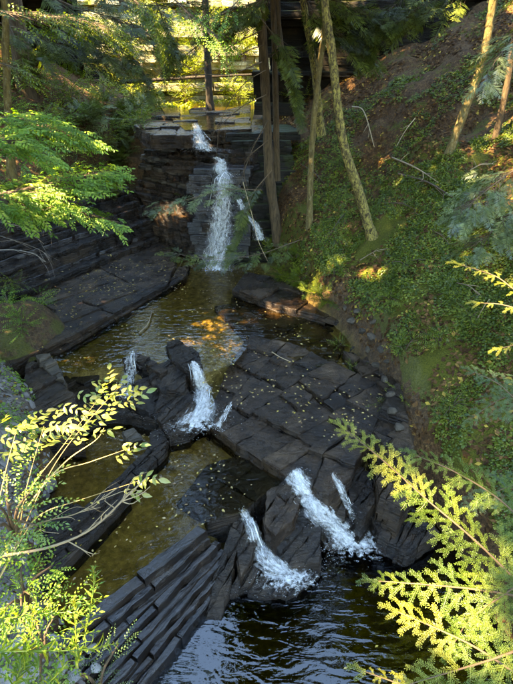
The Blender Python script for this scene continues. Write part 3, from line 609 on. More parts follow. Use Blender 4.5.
def resample(P_, n):
    return catmull(P_, n)
def waterfall(name, label, path, widths, strands, lat=(1, 0, 0), rw=(0.004, 0.012), splash=None, bulge=0.05, drops=120, edge=0.0, sheets=4, wander=0.5):
    """path: world points from lip to foot; torn sheets and many fine threads of white water follow it"""
    path = np.asarray(path, float); n = 70; c = resample(path, n); w = np.interp(np.linspace(0, 1, n), np.linspace(0, 1, len(widths)), widths)
    lat = norm(lat); tg = np.gradient(c, axis=0); tg /= np.linalg.norm(tg, axis=1, keepdims=True); nr = np.cross(tg, lat); nr = np.where((nr @ np.array([0, -1.0, 1.0]))[:, None] < 0, -nr, nr)
    t = thing(name, label, 'waterfall', c[-1])
    ln = np.concatenate([[0], np.cumsum(np.linalg.norm(np.diff(c, axis=0), axis=1))])
    for sh in range(sheets):
        k = 33; V = []; fu = []; fv = []; ed = []; s0 = random.random() * 20
        for i in range(n):
            for j in range(k):
                q = j / (k - 1) * 2 - 1
                b = (float(vnoise(q * 5 + s0, ln[i] * 1.5)) - 0.5) * 0.1 + (float(vnoise(q * w[i] * 14 + s0, ln[i] * 6)) - 0.5) * 0.05 + (float(vnoise(q * w[i] * 40 + s0, ln[i] * 18)) - 0.5) * 0.03
                V.append(c[i] + lat * q * w[i] * 0.5 * (1 + 0.5 * (float(vnoise(s0 + ln[i] * 4, 3 + np.sign(q))) - 0.5)) + nr[i] * (0.015 + 0.03 * sh + b + bulge * (1 - q * q)))
                fu.append(q * w[i] * 0.5 + s0); fv.append(ln[i] + s0); ed.append(edge + 0.03 - 0.05 * sh - 0.34 * abs(q) ** 2.2 - 0.12 * (i < 2))
        F = [(i * k + j, i * k + j + 1, (i + 1) * k + j + 1, (i + 1) * k + j) for i in range(n - 1) for j in range(k - 1)]
        part('water_sheet', mesh_np('water_sheet', V, F, attrs=dict(fu=fu, fv=fv, edge=ed), smooth=True), M['foam'], t)
    mb = MB()
    for s in range(max(4, strands // 60)):
        q = np.clip(random.gauss(0, 0.5), -1, 1); t0 = random.uniform(-0.05, 0.92); t1 = min(1, t0 + random.uniform(0.06, 0.3)); t0 = max(0, t0)
        m = 7; ts = np.linspace(t0, t1, m) * (n - 1); li = np.interp(ts, np.arange(n), ln); cc = np.stack([np.interp(ts, np.arange(n), c[:, a]) for a in range(3)], 1); nn = np.stack([np.interp(ts, np.arange(n), nr[:, a]) for a in range(3)], 1); ww = np.interp(ts, np.arange(n), w)
        ph = random.random() * 9
        pts = cc + lat * ((q + wander * (vnoise(li * 5, li * 0 + ph) - 0.5)) * ww * 0.5)[:, None] + nn * (0.03 + bulge * (1 - q * q) + 0.09 * vnoise(li * 7, li * 0 + ph + 3))[:, None]
        hw = random.uniform(*rw) * np.sin(np.linspace(0.25, math.pi - 0.15, m)) * 0.5
        V = np.concatenate([pts - lat * hw[:, None], pts + nn * hw[:, None] * 0.8, pts + lat * hw[:, None]])
        F = [(i, i + 1, m + i + 1, m + i) for i in range(m - 1)] + [(m + i, m + i + 1, 2 * m + i + 1, 2 * m + i) for i in range(m - 1)]
        mb.add(V, F, random.uniform(0.3, 1))
    part('water_strands', mb.mesh('water_strands', True), M['strand'], t)['kind'] = 'stuff'
    mb = MB(); fr = w[-1] * 0.6
    O = np.array([[1, 0, 0], [-1, 0, 0], [0, 1, 0], [0, -1, 0], [0, 0, 1], [0, 0, -1]], float); OF = [(0, 2, 4), (2, 1, 4), (1, 3, 4), (3, 0, 4), (2, 0, 5), (1, 2, 5), (3, 1, 5), (0, 3, 5)]
    for s in range(drops * 3):
        if random.random() < 0.5: p = c[-1] + lat * random.gauss(0, fr * 0.6) + np.array([random.gauss(0, fr * 0.3), random.gauss(-0.05, fr * 0.3), abs(random.gauss(0, 0.06))])
        else:
            i = random.randrange(n); p = c[i] + lat * random.gauss(0, 0.5) * w[i] * 0.6 + nr[i] * abs(random.gauss(0.05, 0.07))
        mb.add(p + O * random.uniform(0.0015, 0.0055) * np.array([1, 1, random.uniform(0.7, 1.6)]), OF)
    part('spray_drops', mb.mesh('spray_drops', True), M['strand'], t)['kind'] = 'stuff'
    if splash:
        (sx, sy, off) = splash; V = []; fu = []; fv = []; ed = []; k = 24; rr = [0, 0.35, 0.7, 1.0]
        cc = c[-1] + np.array([off[0], off[1], 0])
        for r_ in rr:
            for j in range(k):
                th = 2 * math.pi * j / k; p = cc + np.array([math.cos(th) * sx * r_, math.sin(th) * sy * r_, 0.012 + 0.05 * (1 - r_) ** 2]); V.append(p); fu.append(p[0] * 1.3); fv.append(p[1] * 1.3); ed.append(0.12 - 0.42 * r_)
        F = [(a * k + j, a * k + (j + 1) % k, (a + 1) * k + (j + 1) % k, (a + 1) * k + j) for a in range(3) for j in range(k)]
        part('splash_foam', mesh_np('splash_foam', V, F, attrs=dict(fu=fu, fv=fv, edge=ed), smooth=True), M['splash'], t)
    return t
def over(pts, pool, lift=0.03):
    """points of a slide that hugs the rock, ending on the pool below"""
    out = []
    for u, v in pts:
        h_ = hitall(u, v); p = h_[0] + np.array([0, 0, lift])
        if p[2] < pool + 0.01: p = P(u, v, pool + 0.01)
        out.append(p)
    return out
waterfall('waterfall', 'tall white waterfall dropping in veils beside the brown trunks', [PY(226, 176, 14.75), PY(224, 184, 14.35), PY(222, 215, 14.25), PY(219, 245, 14.15), P(219, 268, 1.5)], [0.45, 0.7, 0.95, 1.2, 1.4], 420, rw=(0.006, 0.02), splash=(0.8, 0.4, (0, -0.15)), drops=420, edge=-0.01, sheets=3)
waterfall('waterfall', 'thin side cascade splitting right off the tall waterfall', [PY(238, 198, 14.4), PY(246, 214, 14.3), PY(256, 226, 14.2), PY(261, 240, 14.1)], [0.25, 0.3, 0.35, 0.4], 130, rw=(0.006, 0.018), drops=100, edge=0.02)
waterfall('waterfall', 'stepped cascade just above the tall waterfall, third from the top', [PY(216, 158, 15.3), PY(222, 163, 15.2), PY(220, 170, 15.0), PY(226, 178, 14.75)], [0.3, 0.4, 0.6, 0.5], 150, rw=(0.006, 0.018), drops=90, edge=0.04)
waterfall('waterfall', 'small topmost white cascade below the sunlit stream bank', [PY(196, 126, 16.4), PY(198, 132, 16.2), PY(201, 143, 15.7), PY(205, 151, 15.4)], [0.3, 0.4, 0.55, 0.75], 200, rw=(0.006, 0.02), splash=(0.4, 0.25, (0.1, -0.1)), drops=140, edge=0.03)
waterfall('waterfall', 'bright white fall between the dark boulders into the middle pool', over([(193, 366), (199, 376), (203, 390), (203, 404), (200, 414), (194, 427)], 0.9), [0.2, 0.3, 0.42, 0.55, 0.75, 1.0], 420, splash=(0.7, 0.36, (-0.02, 0.02)), drops=260, edge=0.06, lat=(1, 0.25, 0))
waterfall('waterfall', 'small fall sliding over a curved rock lip behind yellow leaves', over([(133, 356), (131, 364), (129, 378), (127, 390), (127, 397)], 0.9), [0.3, 0.45, 0.5, 0.55, 0.6], 90, splash=(0.35, 0.2, (0, 0)), drops=60, edge=-0.06, lat=(1, 0.1, 0))
waterfall('waterfall', 'trickle off the jointed pavement right of the white fall', over([(232, 408), (228, 414), (222, 424), (218, 430)], 0.9), [0.06, 0.1, 0.12, 0.18], 40, drops=30, edge=0.0, lat=(1, -0.5, 0))
waterfall('waterfall', 'narrow left cascade over layered rock into the lower pool', over([(241, 508), (247, 519), (254, 534), (259, 548), (268, 560), (286, 576)], 0.0), [0.16, 0.26, 0.3, 0.42, 0.6, 0.8], 330, splash=(0.75, 0.4, (0.05, -0.06)), drops=200, edge=0.0, lat=(1, 0.2, 0))
waterfall('waterfall', 'broad right cascade pouring into the lower pool', over([(291, 474), (300, 486), (309, 498), (320, 511), (334, 525), (350, 541)], 0.0), [0.3, 0.46, 0.54, 0.6, 0.66, 0.9], 600, splash=(0.8, 0.5, (0.1, -0.08)), drops=340, edge=0.06, lat=(0.75, 0.6, 0))
waterfall('waterfall', 'thin rivulet right of the broad lower cascade', over([(331, 478), (338, 490), (344, 504), (354, 518)], 0.0), [0.08, 0.12, 0.12, 0.18], 80, drops=50, edge=0.0, lat=(0.75, 0.6, 0))

# ------------------------------------------------------------------ where sunlight gets through the trees
LIT = []
def lit(p, r): LIT.append((np.asarray(p, float), r))
for (u, v, t, r) in [(365, 445, 2.3, .22), (390, 460, 2.3, .22), (420, 480, 2.3, .2), (385, 490, 2.3, .15), (400, 620, 2.0, .2), (430, 640, 1.95, .2), (395, 585, 2.1, .14), (440, 600, 2.0, .15), (380, 678, 2.0, .2), (450, 670, 1.9, .2), (460, 560, 2.1, .2), (480, 620, 2.0, .2), (430, 560, 2.15, .16), (470, 510, 2.3, .16), (490, 660, 1.9, .2),
                     (485, 275, 3.0, .16), (500, 300, 3.0, .16), (505, 345, 3.0, .1),
                     (120, 390, 2.6, .2), (95, 405, 2.6, .2), (70, 425, 2.6, .2), (40, 430, 2.6, .22), (10, 440, 2.6, .25), (130, 450, 2.6, .12), (138, 485, 2.6, .14),
                     (10, 500, 2.4, .25), (30, 600, 2.3, .3), (60, 640, 2.3, .3), (90, 600, 2.3, .2), (110, 650, 2.2, .2), (20, 660, 2.3, .4), (70, 670, 2.4, .3)]:
    lit(D(u, v, t), r)
for (u, v, y, r) in [(335, 30, 12.2, .25), (337, 75, 11.9, .15), (488, 20, 12.6, .5), (478, 75, 12.6, .5), (460, 120, 12.6, .4), (318, 100, 13, .3), (312, 30, 13, .3), (312, 170, 13, .2), (266, 60, 13.8, .25), (500, 110, 13, .3),
                     (205, 40, 9, 0.37), (225, 50, 9, 0.31), (40, 180, 9.5, 0.43), (70, 165, 9.5, 0.35), (20, 150, 9.5, 0.52), (15, 60, 9, 0.52), (12, 120, 9, 0.52), (60, 132, 9.3, 0.43), (30, 125, 9, 0.43), (80, 22, 9.2, 0.52), (30, 14, 9, 0.52), (140, 10, 9.6, 0.31), (0, 160, 8, 0.52), (75, 208, 8.6, 0.35), (60, 110, 15, 0.48), (100, 130, 15, 0.40), (480, 200, 8, 0.15), (50, 195, 9, 0.43), (10, 200, 8.5, 0.43), (90, 150, 9.5, 0.35), (30, 170, 8, 0.43), (200, 138, 16.5, 0.28), (170, 122, 20, 0.64), (235, 120, 20, 0.64)]:
    lit(PY(u, v, y), r)
HOLE_D = norm((-0.14, 0.6, 1.0)); HOLE_P = np.array([-0.75, 4.1, 0.0])
def keep_leaf(p, far=True):
    """False where a crown must stay open: sun gaps and the patch of sky mirrored in the lower pool"""
    p = np.asarray(p, float); k = np.ones(len(p), bool); wb = 0.35 + 1.3 * vnoise(p[:, 0] * 3.1 + p[:, 2] * 1.7, p[:, 1] * 3.1 + p[:, 2] * 2.3, 63)
    for q, r in LIT:
        d = p - q; t = d @ SUNV; dist = np.linalg.norm(d - t[:, None] * SUNV, axis=1); k &= ~((t > 1.2) & (dist < r * wb))
    d = p - HOLE_P; t = d @ HOLE_D; dist = np.linalg.norm(d - t[:, None] * HOLE_D, axis=1); k &= ~((t > 1.0) & (dist < 0.5 + 0.1 * t))
    k &= ~((p[:, 1] > 21) & (p[:, 2] > 13) & (p[:, 0] < -3) & far)
    return k

# ------------------------------------------------------------------ foliage templates
def tmpl_hem(n=11, wd=0.075, seed=1):
    r = random.Random(seed); V = []; T = []; S = []
    def dia(a, b, w, zz=0.0):
        a = np.array(a); b = np.array(b); s = np.array([-(b - a)[1], (b - a)[0], 0]); s = norm(s) * w; m = a + (b - a) * 0.45; i = len(V)
        V.extend([a, m + s, b, m - s]); T.extend([(i, i + 2, i + 1), (i, i + 3, i + 2)]); q = r.uniform(-0.15, 0.15); S.extend([q] * 4)
    for k in range(n):
        s = 0.08 + 0.88 * k / (n - 1)
        for sg in (-1, 1):
            if r.random() < 0.08: continue
            l = (0.42 * (1 - s) ** 0.7 + 0.07) * r.uniform(0.7, 1.15); a = R(r.uniform(42, 62)); z0 = -0.16 * s * s
            dia((s, 0, z0), (s + l * math.cos(a), sg * l * math.sin(a), z0 - 0.12 * l + r.uniform(-0.03, 0.03)), wd * 0.5 * r.uniform(0.7, 1.2))
    dia((0, 0, 0), (1.05, 0, -0.18), 0.02)
    return np.array(V), np.array(T), np.array(S)
def tmpl_broad(n=11, ll=0.2, lw=0.11, seed=2):
    r = random.Random(seed); V = []; T = []; S = []
    for k in range(n):
        s = 0.1 + 0.9 * k / (n - 1); sg = 1 if k % 2 else -1; a = R(r.uniform(35, 70)) * sg if k < n - 1 else 0
        d = np.array([math.cos(a), math.sin(a), r.uniform(-0.45, 0.1)]); d = norm(d); sd = norm(np.cross([r.uniform(-.4, .4), r.uniform(-.4, .4), 1], d)); up = np.cross(d, sd)
        b = np.array([s, 0, -0.12 * s * s]); l = ll * r.uniform(0.7, 1.2); w = lw * 0.5 * r.uniform(0.8, 1.1); i = len(V)
        V.extend([b, b + d * l * 0.45 + sd * w, b + d * l - up * l * 0.15, b + d * l * 0.45 - sd * w, b + d * l * 0.5 - up * w * 0.35])
        T.extend([(i, i + 4, i + 1), (i + 4, i + 2, i + 1), (i, i + 3, i + 4), (i + 4, i + 3, i + 2)]); q = r.uniform(-0.25, 0.25); S.extend([q] * 5)
    return np.array(V), np.array(T), np.array(S)
HEM = [tmpl_hem(seed=s) for s in (1, 2)]; BRO = [tmpl_broad(seed=s) for s in (3, 4)]
BRO_S = [tmpl_broad(13, 0.13, 0.075, 5)]; BRO_L = [tmpl_broad(12, 0.24, 0.12, 8)]; HEM_S = [tmpl_hem(15, 0.05, 6)]
def foliage(name, pos, dirs, ups, sc, kind, rnd=None, cut=True):
    pos = np.asarray(pos, float); dirs = np.asarray(dirs, float); ups = np.asarray(ups, float); sc = np.asarray(sc, float)
    if cut: k = keep_leaf(pos); pos, dirs, ups, sc = pos[k], dirs[k], ups[k], sc[k]; rnd = None if rnd is None else np.asarray(rnd)[k]
    if rnd is None: rnd = rng.random(len(pos))
    if len(pos) == 0: pos = np.array([[0, 60, 40.0]]); dirs = np.array([[1.0, 0, 0]]); ups = np.array([[0, 0, 1.0]]); sc = np.array([0.1]); rnd = np.array([0.5])
    tv, tf, ts = kind[int(rng.integers(len(kind)))]
    return scatter_mesh(name, tv, tf, frames(dirs, ups), pos, sc, rnd, sub=ts)

# ------------------------------------------------------------------ trees
def hem_crown(base, top, z0, Rmax, limbs, per, sc, seed, mb, path):
    """limbs (tubes in mb) and spray positions of a hemlock crown"""
    r = random.Random(seed); pos = []; dr = []; up = []; s_ = []
    zs = path[:, 2]
    for k in range(limbs):
        f = k / limbs; z = z0 + (top - z0) * f ** 0.9; x = np.interp(z, zs, path[:, 0]); y = np.interp(z, zs, path[:, 1])
        ln = Rmax * (1 - 0.75 * f) * r.uniform(0.6, 1.1); az = r.uniform(0, 2 * math.pi); d = np.array([math.cos(az), math.sin(az), r.uniform(-0.15, 0.15)])
        p = np.array([x, y, z]); q = [p, p + d * ln * 0.5, p + d * ln + np.array([0, 0, -0.22 * ln])]
        c = catmull(q, 6); mb.add(*tube(c, 0.03 * (1 - 0.5 * f), 0.006, 4, cap=False), rnd=0.3)
        for j in range(per):
            t = 0.15 + 0.85 * (j + r.random()) / per; pp = p + d * ln * t + np.array([0, 0, -0.22 * ln * t * t]); a = r.choice((-1, 1)) * R(r.uniform(25, 75))
            dd = np.array([d[0] * math.cos(a) - d[1] * math.sin(a), d[0] * math.sin(a) + d[1] * math.cos(a), r.uniform(-0.4, 0.0)])
            pos.append(pp); dr.append(dd); up.append([r.uniform(-.25, .25), r.uniform(-.25, .25), 1]); s_.append(sc * r.uniform(0.6, 1.15))
    return pos, dr, up, s_
def tree(label, pxs, rad, mat, base=None, top=17.0, z0=9.0, Rmax=2.6, limbs=60, per=12, sc=0.75, cmat='hem_far', ybias=0.0, seed=1, sides=10, kind=HEM, name='hemlock_tree', sink=0.25, extra=None):
    b = hit(*pxs[-1]) if base is None else np.asarray(base)
    pts = []
    for i, (u, v) in enumerate(reversed(pxs)):
        pts.append(b if i == 0 else PY(u, v, b[1] + ybias * i))
    last = pts[-1] - pts[-2]; last = last / max(last[2], 0.2); pp = pts[-1]
    while pp[2] < top: pp = pp + np.array([last[0] * 0.5, last[1] * 0.5, 1.0]) * 2.0; pts.append(pp)
    pts[0] = pts[0] - np.array([0, 0, sink]); n = 90; path = catmull(pts, n)
    t = thing(name, label, 'tree', b)
    mb = MB(); rr = rad * 0.92 * (1 + 0.55 * np.exp(-np.linspace(0, 1, n) * 45))
    V, F = tube(path, 1.0, 1.0, sides); V = V.reshape(n, sides, 3); c = path[:, None, :]
    zz = np.linspace(0, 1, n)[:, None]; th = np.arange(sides)[None, :]
    wob = 1 + 0.3 * (vnoise(zz * 60 + seed, th * 1.1 + 0 * zz, seed) - 0.5) + 0.25 * (vnoise(zz * 9 + seed, th * 0.6 + 0 * zz, seed + 3) - 0.5)
    V = c + (V - c) * (rr[:, None] * (1 - 0.55 * zz) * wob)[..., None]
    mb.add(V.reshape(-1, 3), F, 0.5); part('trunk', mb.mesh('trunk', True), M[mat], t)
    lb = MB(); pos, dr, up, s_ = hem_crown(b, path[-1][2], z0, Rmax, limbs, per, sc, seed, lb, path)
    part('limbs', lb.mesh('limbs', True), M['bark_dark'], t)
    part('crown', foliage('crown', pos, dr, up, s_, kind), M[cmat], t)
    if extra: extra(t, path)
    return t, path
def dead_branches(lst, r=0.012, mat='twig'):
    def f(t, path):
        for pts in lst:
            mb = MB(); c = catmull(pts, 14); mb.add(*tube(c, r * random.uniform(0.8, 1.3), r * 0.3, 5), rnd=random.uniform(0.1, 0.6))
            for k in range(5):
                i = random.randrange(3, 12); d = norm(c[i + 1] - c[i]); s = norm(np.cross(d, [random.gauss(0, 1), random.gauss(0, 1), random.gauss(0, 1)]))
                e = c[i] + (d * 0.7 + s * 0.7 + np.array([0, 0, -0.15])) * random.uniform(0.15, 0.5); mb.add(*tube(catmull([c[i], (c[i] + e) / 2 + np.array([0, 0, 0.03]), e], 5), r * 0.45, r * 0.2, 4), rnd=0.3)
            part('dead_branch', mb.mesh('dead_branch', True), M[mat], t)
    return f
Y = lambda pts, y: [PY(u, v, y) for u, v in pts]
tree('brown hemlock trunk rising straight beside the tall waterfall', [(260, -4), (264, 60), (267, 120), (270, 180), (279, 236)], 0.155, 'bark_hemlock', seed=3, Rmax=2.8,
     extra=dead_branches([Y([(262, 30), (225, 50), (190, 82), (140, 132)], 12.8), Y([(262, 62), (230, 74), (190, 75), (150, 84)], 12.6), Y([(266, 70), (244, 84), (222, 118), (214, 178)], 12.6), Y([(264, 20), (235, 12), (200, 22)], 12.8), Y([(266, 95), (240, 108), (205, 140)], 12.6), Y([(268, 120), (252, 150), (240, 182), (228, 195)], 12.7), Y([(264, 45), (245, 52), (228, 66), (206, 72)], 12.9), Y([(268, 140), (244, 165), (250, 205), (240, 240)], 12.8)], 0.013))
tree('slimmer brown trunk close behind the straight waterfall trunk', [(273, -4), (275, 60), (276, 120), (277, 172)], 0.1, 'bark_hemlock', base=PY(277, 172, 15.4), seed=4, limbs=40)
tree('dark curved trunk bending left above the mossy rocks', [(277, -4), (280, 40), (290, 88), (303, 124)], 0.115, 'bark_hemlock', base=PY(303, 124, 16.6), seed=5, limbs=40)
tree('mottled trunk leaning behind the crossing tan trunk', [(303, -4), (310, 42), (316, 80), (321, 126)], 0.115, 'bark_lichen', base=PY(321, 126, 15.2), seed=6, limbs=40)
tree('slender tan trunk crossing in front, upright with smooth bark', [(328, 0), (322, 50), (316, 100), (311, 160), (310, 225)], 0.085, 'bark_smooth', seed=7, limbs=40)
tree('crooked trunk with yellow flaking bark leaning left uphill', [(324, -4), (331, 45), (337, 100), (344, 145), (360, 195), (375, 236)], 0.125, 'bark_lichen', seed=8, sides=14, limbs=70, Rmax=3.0)
tree('golden trunk leaning right on the open hillside', [(494, -4), (487, 38), (478, 74), (462, 118), (447, 152)], 0.115, 'bark_smooth', seed=9)
tree('short brown trunk at the right edge of the hillside', [(514, 40), (507, 85), (495, 139)], 0.085, 'bark_hemlock', seed=10)
tree('pale slim trunk with leafy twigs at the upper left edge', [(4, -4), (6, 60), (8, 110), (9, 165)], 0.085, 'bark_smooth', base=PY(9, 165, 10.5), seed=12, z0=8.6, Rmax=2.2, cmat='leaf_green', kind=BRO, name='young_tree', limbs=70, sc=0.6)
tree('dark trunk standing in front of the sunlit far bushes', [(205, -4), (207, 50), (210, 108)], 0.17, 'bark_dark', base=P(210, 108, 5.05), seed=13, top=16, z0=10.5, Rmax=2.0, cmat='leaf_green', kind=BRO, limbs=40, name='tree')

# tall trees on the left rim that keep the gorge in shade
def canopy_tree(x, y, zc, hz, rr, label, n=26000, seed=0, group='tall trees on the left rim'):
    b = np.array([x, y, float(ground_z(x, y))]); t = thing('broadleaf_tree', label, 'tree', b, group)
    r = np.random.default_rng(100 + seed)
    path = catmull([b - [0, 0, 0.3], b + [0.2, 0.1, 4], [x, y, zc], [x, y, zc + hz * 0.8]], 20); mb = MB(); mb.add(*tube(path, 0.32, 0.06, 10, 0.05)); 
    for k in range(16):
        az = r.random() * 6.28; z_ = zc - hz * 0.7 + hz * 1.3 * k / 16; e = np.array([x + math.cos(az) * rr * 0.75, y + math.sin(az) * rr * 0.75, z_ + 1.5]); mb.add(*tube(catmull([[x, y, z_], (np.array([x, y, z_]) + e) / 2 - [0, 0, 0.2], e], 6), 0.09, 0.02, 5), rnd=0.4)
    part('trunk', mb.mesh('trunk', True), M['bark_hemlock'], t)
    nc = n // 26; v = r.normal(size=(nc, 3)); v /= np.linalg.norm(v, axis=1, keepdims=True); v *= (r.random((nc, 1)) ** 0.4)
    cc = np.array([x, y, zc]) + v * np.array([rr, rr, hz])
    p = np.repeat(cc, 26, 0) + r.normal(size=(nc * 26, 3)) * 0.34
    p = p[keep_leaf(p)]; d = r.normal(size=(len(p), 3)); u = r.normal(size=(len(p), 3)) + np.array([0, 0, 1.2])
    tv = np.array([[0, 0, 0], [0.5, 0.36, 0.03], [1, 0, -0.05], [0.5, -0.36, 0.03]]); tf = np.array([[0, 1, 2], [0, 2, 3]])
    part('crown', scatter_mesh('crown', tv, tf, frames(d, u), p, r.uniform(0.17, 0.27, len(p)), r.random(len(p))), M['leaf_green'], t)
for i, (x, y, zc, hz, rr) in enumerate([(-9.5, -5.5, 15, 10, 3.0), (-9.0, -1.0, 15, 9.5, 3.2), (-9.4, 3.2, 15.5, 10, 3.2), (-9.6, 7.2, 16, 10, 3.2), (-10.0, 11.2, 16, 10, 3.2), (-10.5, 15.2, 16, 9.5, 3.0), (-13.5, 1, 17, 9, 3.5), (-13.5, 8, 17, 9, 3.5), (-13.5, -6, 17, 9, 3.5)]):
    canopy_tree(x, y, zc, hz, rr, 'tall leafy tree on the left rim of the gorge', seed=i)
for i, (x, y, zc, hz, rr) in enumerate([(7.6, -3.5, 16, 7.5, 3.4), (8.6, 1.8, 16.5, 7.5, 3.4), (8.8, 7.0, 17.5, 7.5, 3.4), (9.4, 12.5, 18.5, 7.5, 3.4), (2.6, -7.5, 15, 8.5, 3.4), (-3.6, -9, 15, 8.5, 3.4), (5.2, 2.0, 17, 5.5, 2.6)]):  # unseen trees added to cut the blue sky fill
    canopy_tree(x, y, zc, hz, rr, 'unseen leafy tree added on the right or behind to cut sky light', seed=20 + i, n=20000, group='added trees that close off the sky')

canopy_tree(-7.6, 18.2, 15.5, 5.5, 3.4, 'leafy tree added before the dark left cliff to block mirrored sky', n=16000, seed=40, group=None)  # crown added to keep sky out of the middle pool's reflection

# ------------------------------------------------------------------ shrubs, boughs and bushes in the middle distance
def bough(name, label, cat, stem, n, spread, sc, mat, kind, upv=(0, -0.3, 1), r=0.012, smat='twig', droop=0.3, ang=(20, 75), cut=False, group=None):
    c = catmull(stem, 24); t = thing(name, label, cat, c[0], group)
    mb = MB(); mb.add(*tube(c, r, r * 0.25, 5)); pos = []; dr = []; up = []; s_ = []
    for k in range(n):
        f = 0.08 + 0.92 * random.random(); i = min(22, int(f * 23)); d = norm(c[i + 1] - c[i]); side = norm(np.cross([0, 0, 1], d)) * random.choice((-1, 1)); a = R(random.uniform(*ang))
        l = spread * (1.1 - 0.7 * f) * random.random() ** 0.7
        dd = norm(d * math.cos(a) + side * math.sin(a) + np.array([0, 0, random.uniform(-droop, droop * 0.3)]))
        pos.append(c[i] + dd * l + np.array([0, 0, random.gauss(0, 0.06)])); dr.append(dd); up.append(np.array(upv) + rng.normal(size=3) * 0.25); s_.append(sc * random.uniform(0.6, 1.15) * (1.05 - 0.35 * f))
        if l > 0.12: mb.add(*tube(np.array([c[i], c[i] + dd * l]), r * 0.35, r * 0.2, 4, cap=False), rnd=0.3)
    part('stem', mb.mesh('stem', True), M[smat], t)
    part('foliage', foliage('foliage', pos, dr, up, s_, kind, cut=cut), M[mat], t); return t
def bush(name, label, cat, base, h, rad, n, sc, mat, kind, group=None, flat=0.3):
    base = np.asarray(base, float); t = thing(name, label, cat, base, group); mb = MB(); pos = []; dr = []; up = []; s_ = []
    for k in range(max(5, n // 14)):
        az = random.uniform(0, 6.28); q = random.random() ** 0.6; e = base + np.array([math.cos(az) * rad * q, math.sin(az) * rad * q, h * random.uniform(0.45, 1.0) * (1 - 0.35 * q)])
        c = catmull([base + [0, 0, -0.1], base + (e - base) * np.array([0.3, 0.3, 0.6]), e], 10); mb.add(*tube(c, 0.012, 0.004, 4), rnd=0.4)
        for j in range(14):
            i = random.randrange(2, 9); d = norm(norm(e - base) * random.uniform(0.2, 1) + rng.normal(size=3) * np.array([0.9, 0.9, flat])); pos.append(c[i] + d * random.uniform(0, 0.15)); dr.append(d); up.append(np.array([0, 0, 1]) + rng.normal(size=3) * 0.35); s_.append(sc * random.uniform(0.6, 1.2))
    part('stem', mb.mesh('stem', True), M['twig'], t)
    part('foliage', foliage('foliage', pos, dr, up, s_, kind, cut=False), M[mat], t); return t
# left bank bushes
for (u, v, h, r_, n, sc, mt, kd, lb) in [
    (40, 140, 1.3, 1.2, 150, 0.5, 'leaf_green', BRO_S, 'leafy green bush below the dark left cliff'),
    (88, 128, 1.2, 1.3, 170, 0.55, 'hem_pale', HEM_S, 'soft grey green hemlock bush below the left cliff'),
    (125, 122, 1.1, 1.1, 150, 0.5, 'hem_far', HEM_S, 'dark hemlock bush left of the upper stream'),
    (75, 158, 0.9, 1.0, 120, 0.45, 'leaf_green', BRO_S, 'low green bush over the left ledge top'),
    (130, 150, 0.8, 0.9, 110, 0.5, 'hem_pale', HEM_S, 'pale hemlock seedling beside the grey steps'),
    (110, 198, 0.5, 0.8, 90, 0.4, 'hem_far', HEM_S, 'small dark hemlock on the ledge edge'),
    (16, 118, 1.4, 1.0, 130, 0.45, 'leaf_bright', BRO_S, 'bright leafy bush at the upper left edge'),
    (30, 95, 1.8, 1.4, 170, 0.55, 'hem_far', HEM_S, 'dark hemlock bush hiding the foot of the left cliff'),
    (70, 104, 1.4, 1.4, 170, 0.5, 'leaf_green', BRO_S, 'green bush in the middle below the left cliff'),
    (105, 108, 1.2, 1.3, 150, 0.5, 'leaf_green', BRO_S, 'green bush at the right end of the left cliff'),
    (145, 116, 1.0, 1.1, 130, 0.45, 'hem_pale', HEM_S, 'pale hemlock bush on the upper stream bank'),
    (20, 75, 2.0, 1.5, 170, 0.55, 'leaf_green', BRO_S, 'tall bush against the dark left cliff'),
    (55, 180, 0.8, 1.0, 130, 0.4, 'leaf_bright', BRO_S, 'bright leafy bush above the stepped ledge wall'),
    (20, 200, 0.9, 1.0, 130, 0.4, 'leaf_bright', BRO_S, 'bright bush at the left edge over the dead twigs'),
    (95, 170, 0.7, 0.9, 110, 0.4, 'leaf_green', BRO_S, 'small green bush on the ledge below the hemlocks'),
    (112, 140, 1.1, 1.1, 160, 0.45, 'leaf_green', BRO_S, 'green bush filling the bank left of the upper steps'),
    (128, 136, 1.0, 1.0, 150, 0.5, 'hem_pale', HEM_S, 'pale hemlock bush beside the upper steps'),
    (100, 156, 0.9, 1.0, 150, 0.4, 'leaf_green', BRO_S, 'leafy bush between the ledge top and upper steps'),
    (120, 165, 0.7, 0.9, 130, 0.45, 'hem_far', HEM_S, 'dark hemlock bush overhanging the waterfall wall'),
    (142, 128, 0.8, 0.9, 130, 0.4, 'leaf_green', BRO_S, 'small leafy bush at the lip of the upper stream'),
    (60, 140, 1.0, 1.1, 150, 0.4, 'leaf_bright', BRO_S, 'bright leafy bush in the middle of the left bank'),
    (14, 285, 0.35, 0.6, 90, 0.3, 'leaf_green', BRO_S, 'green plants crowning the mossy left mound')]:
    bush('bush', lb, 'bush', hitall(u, v)[0], h, r_, n, sc, mt, kd)
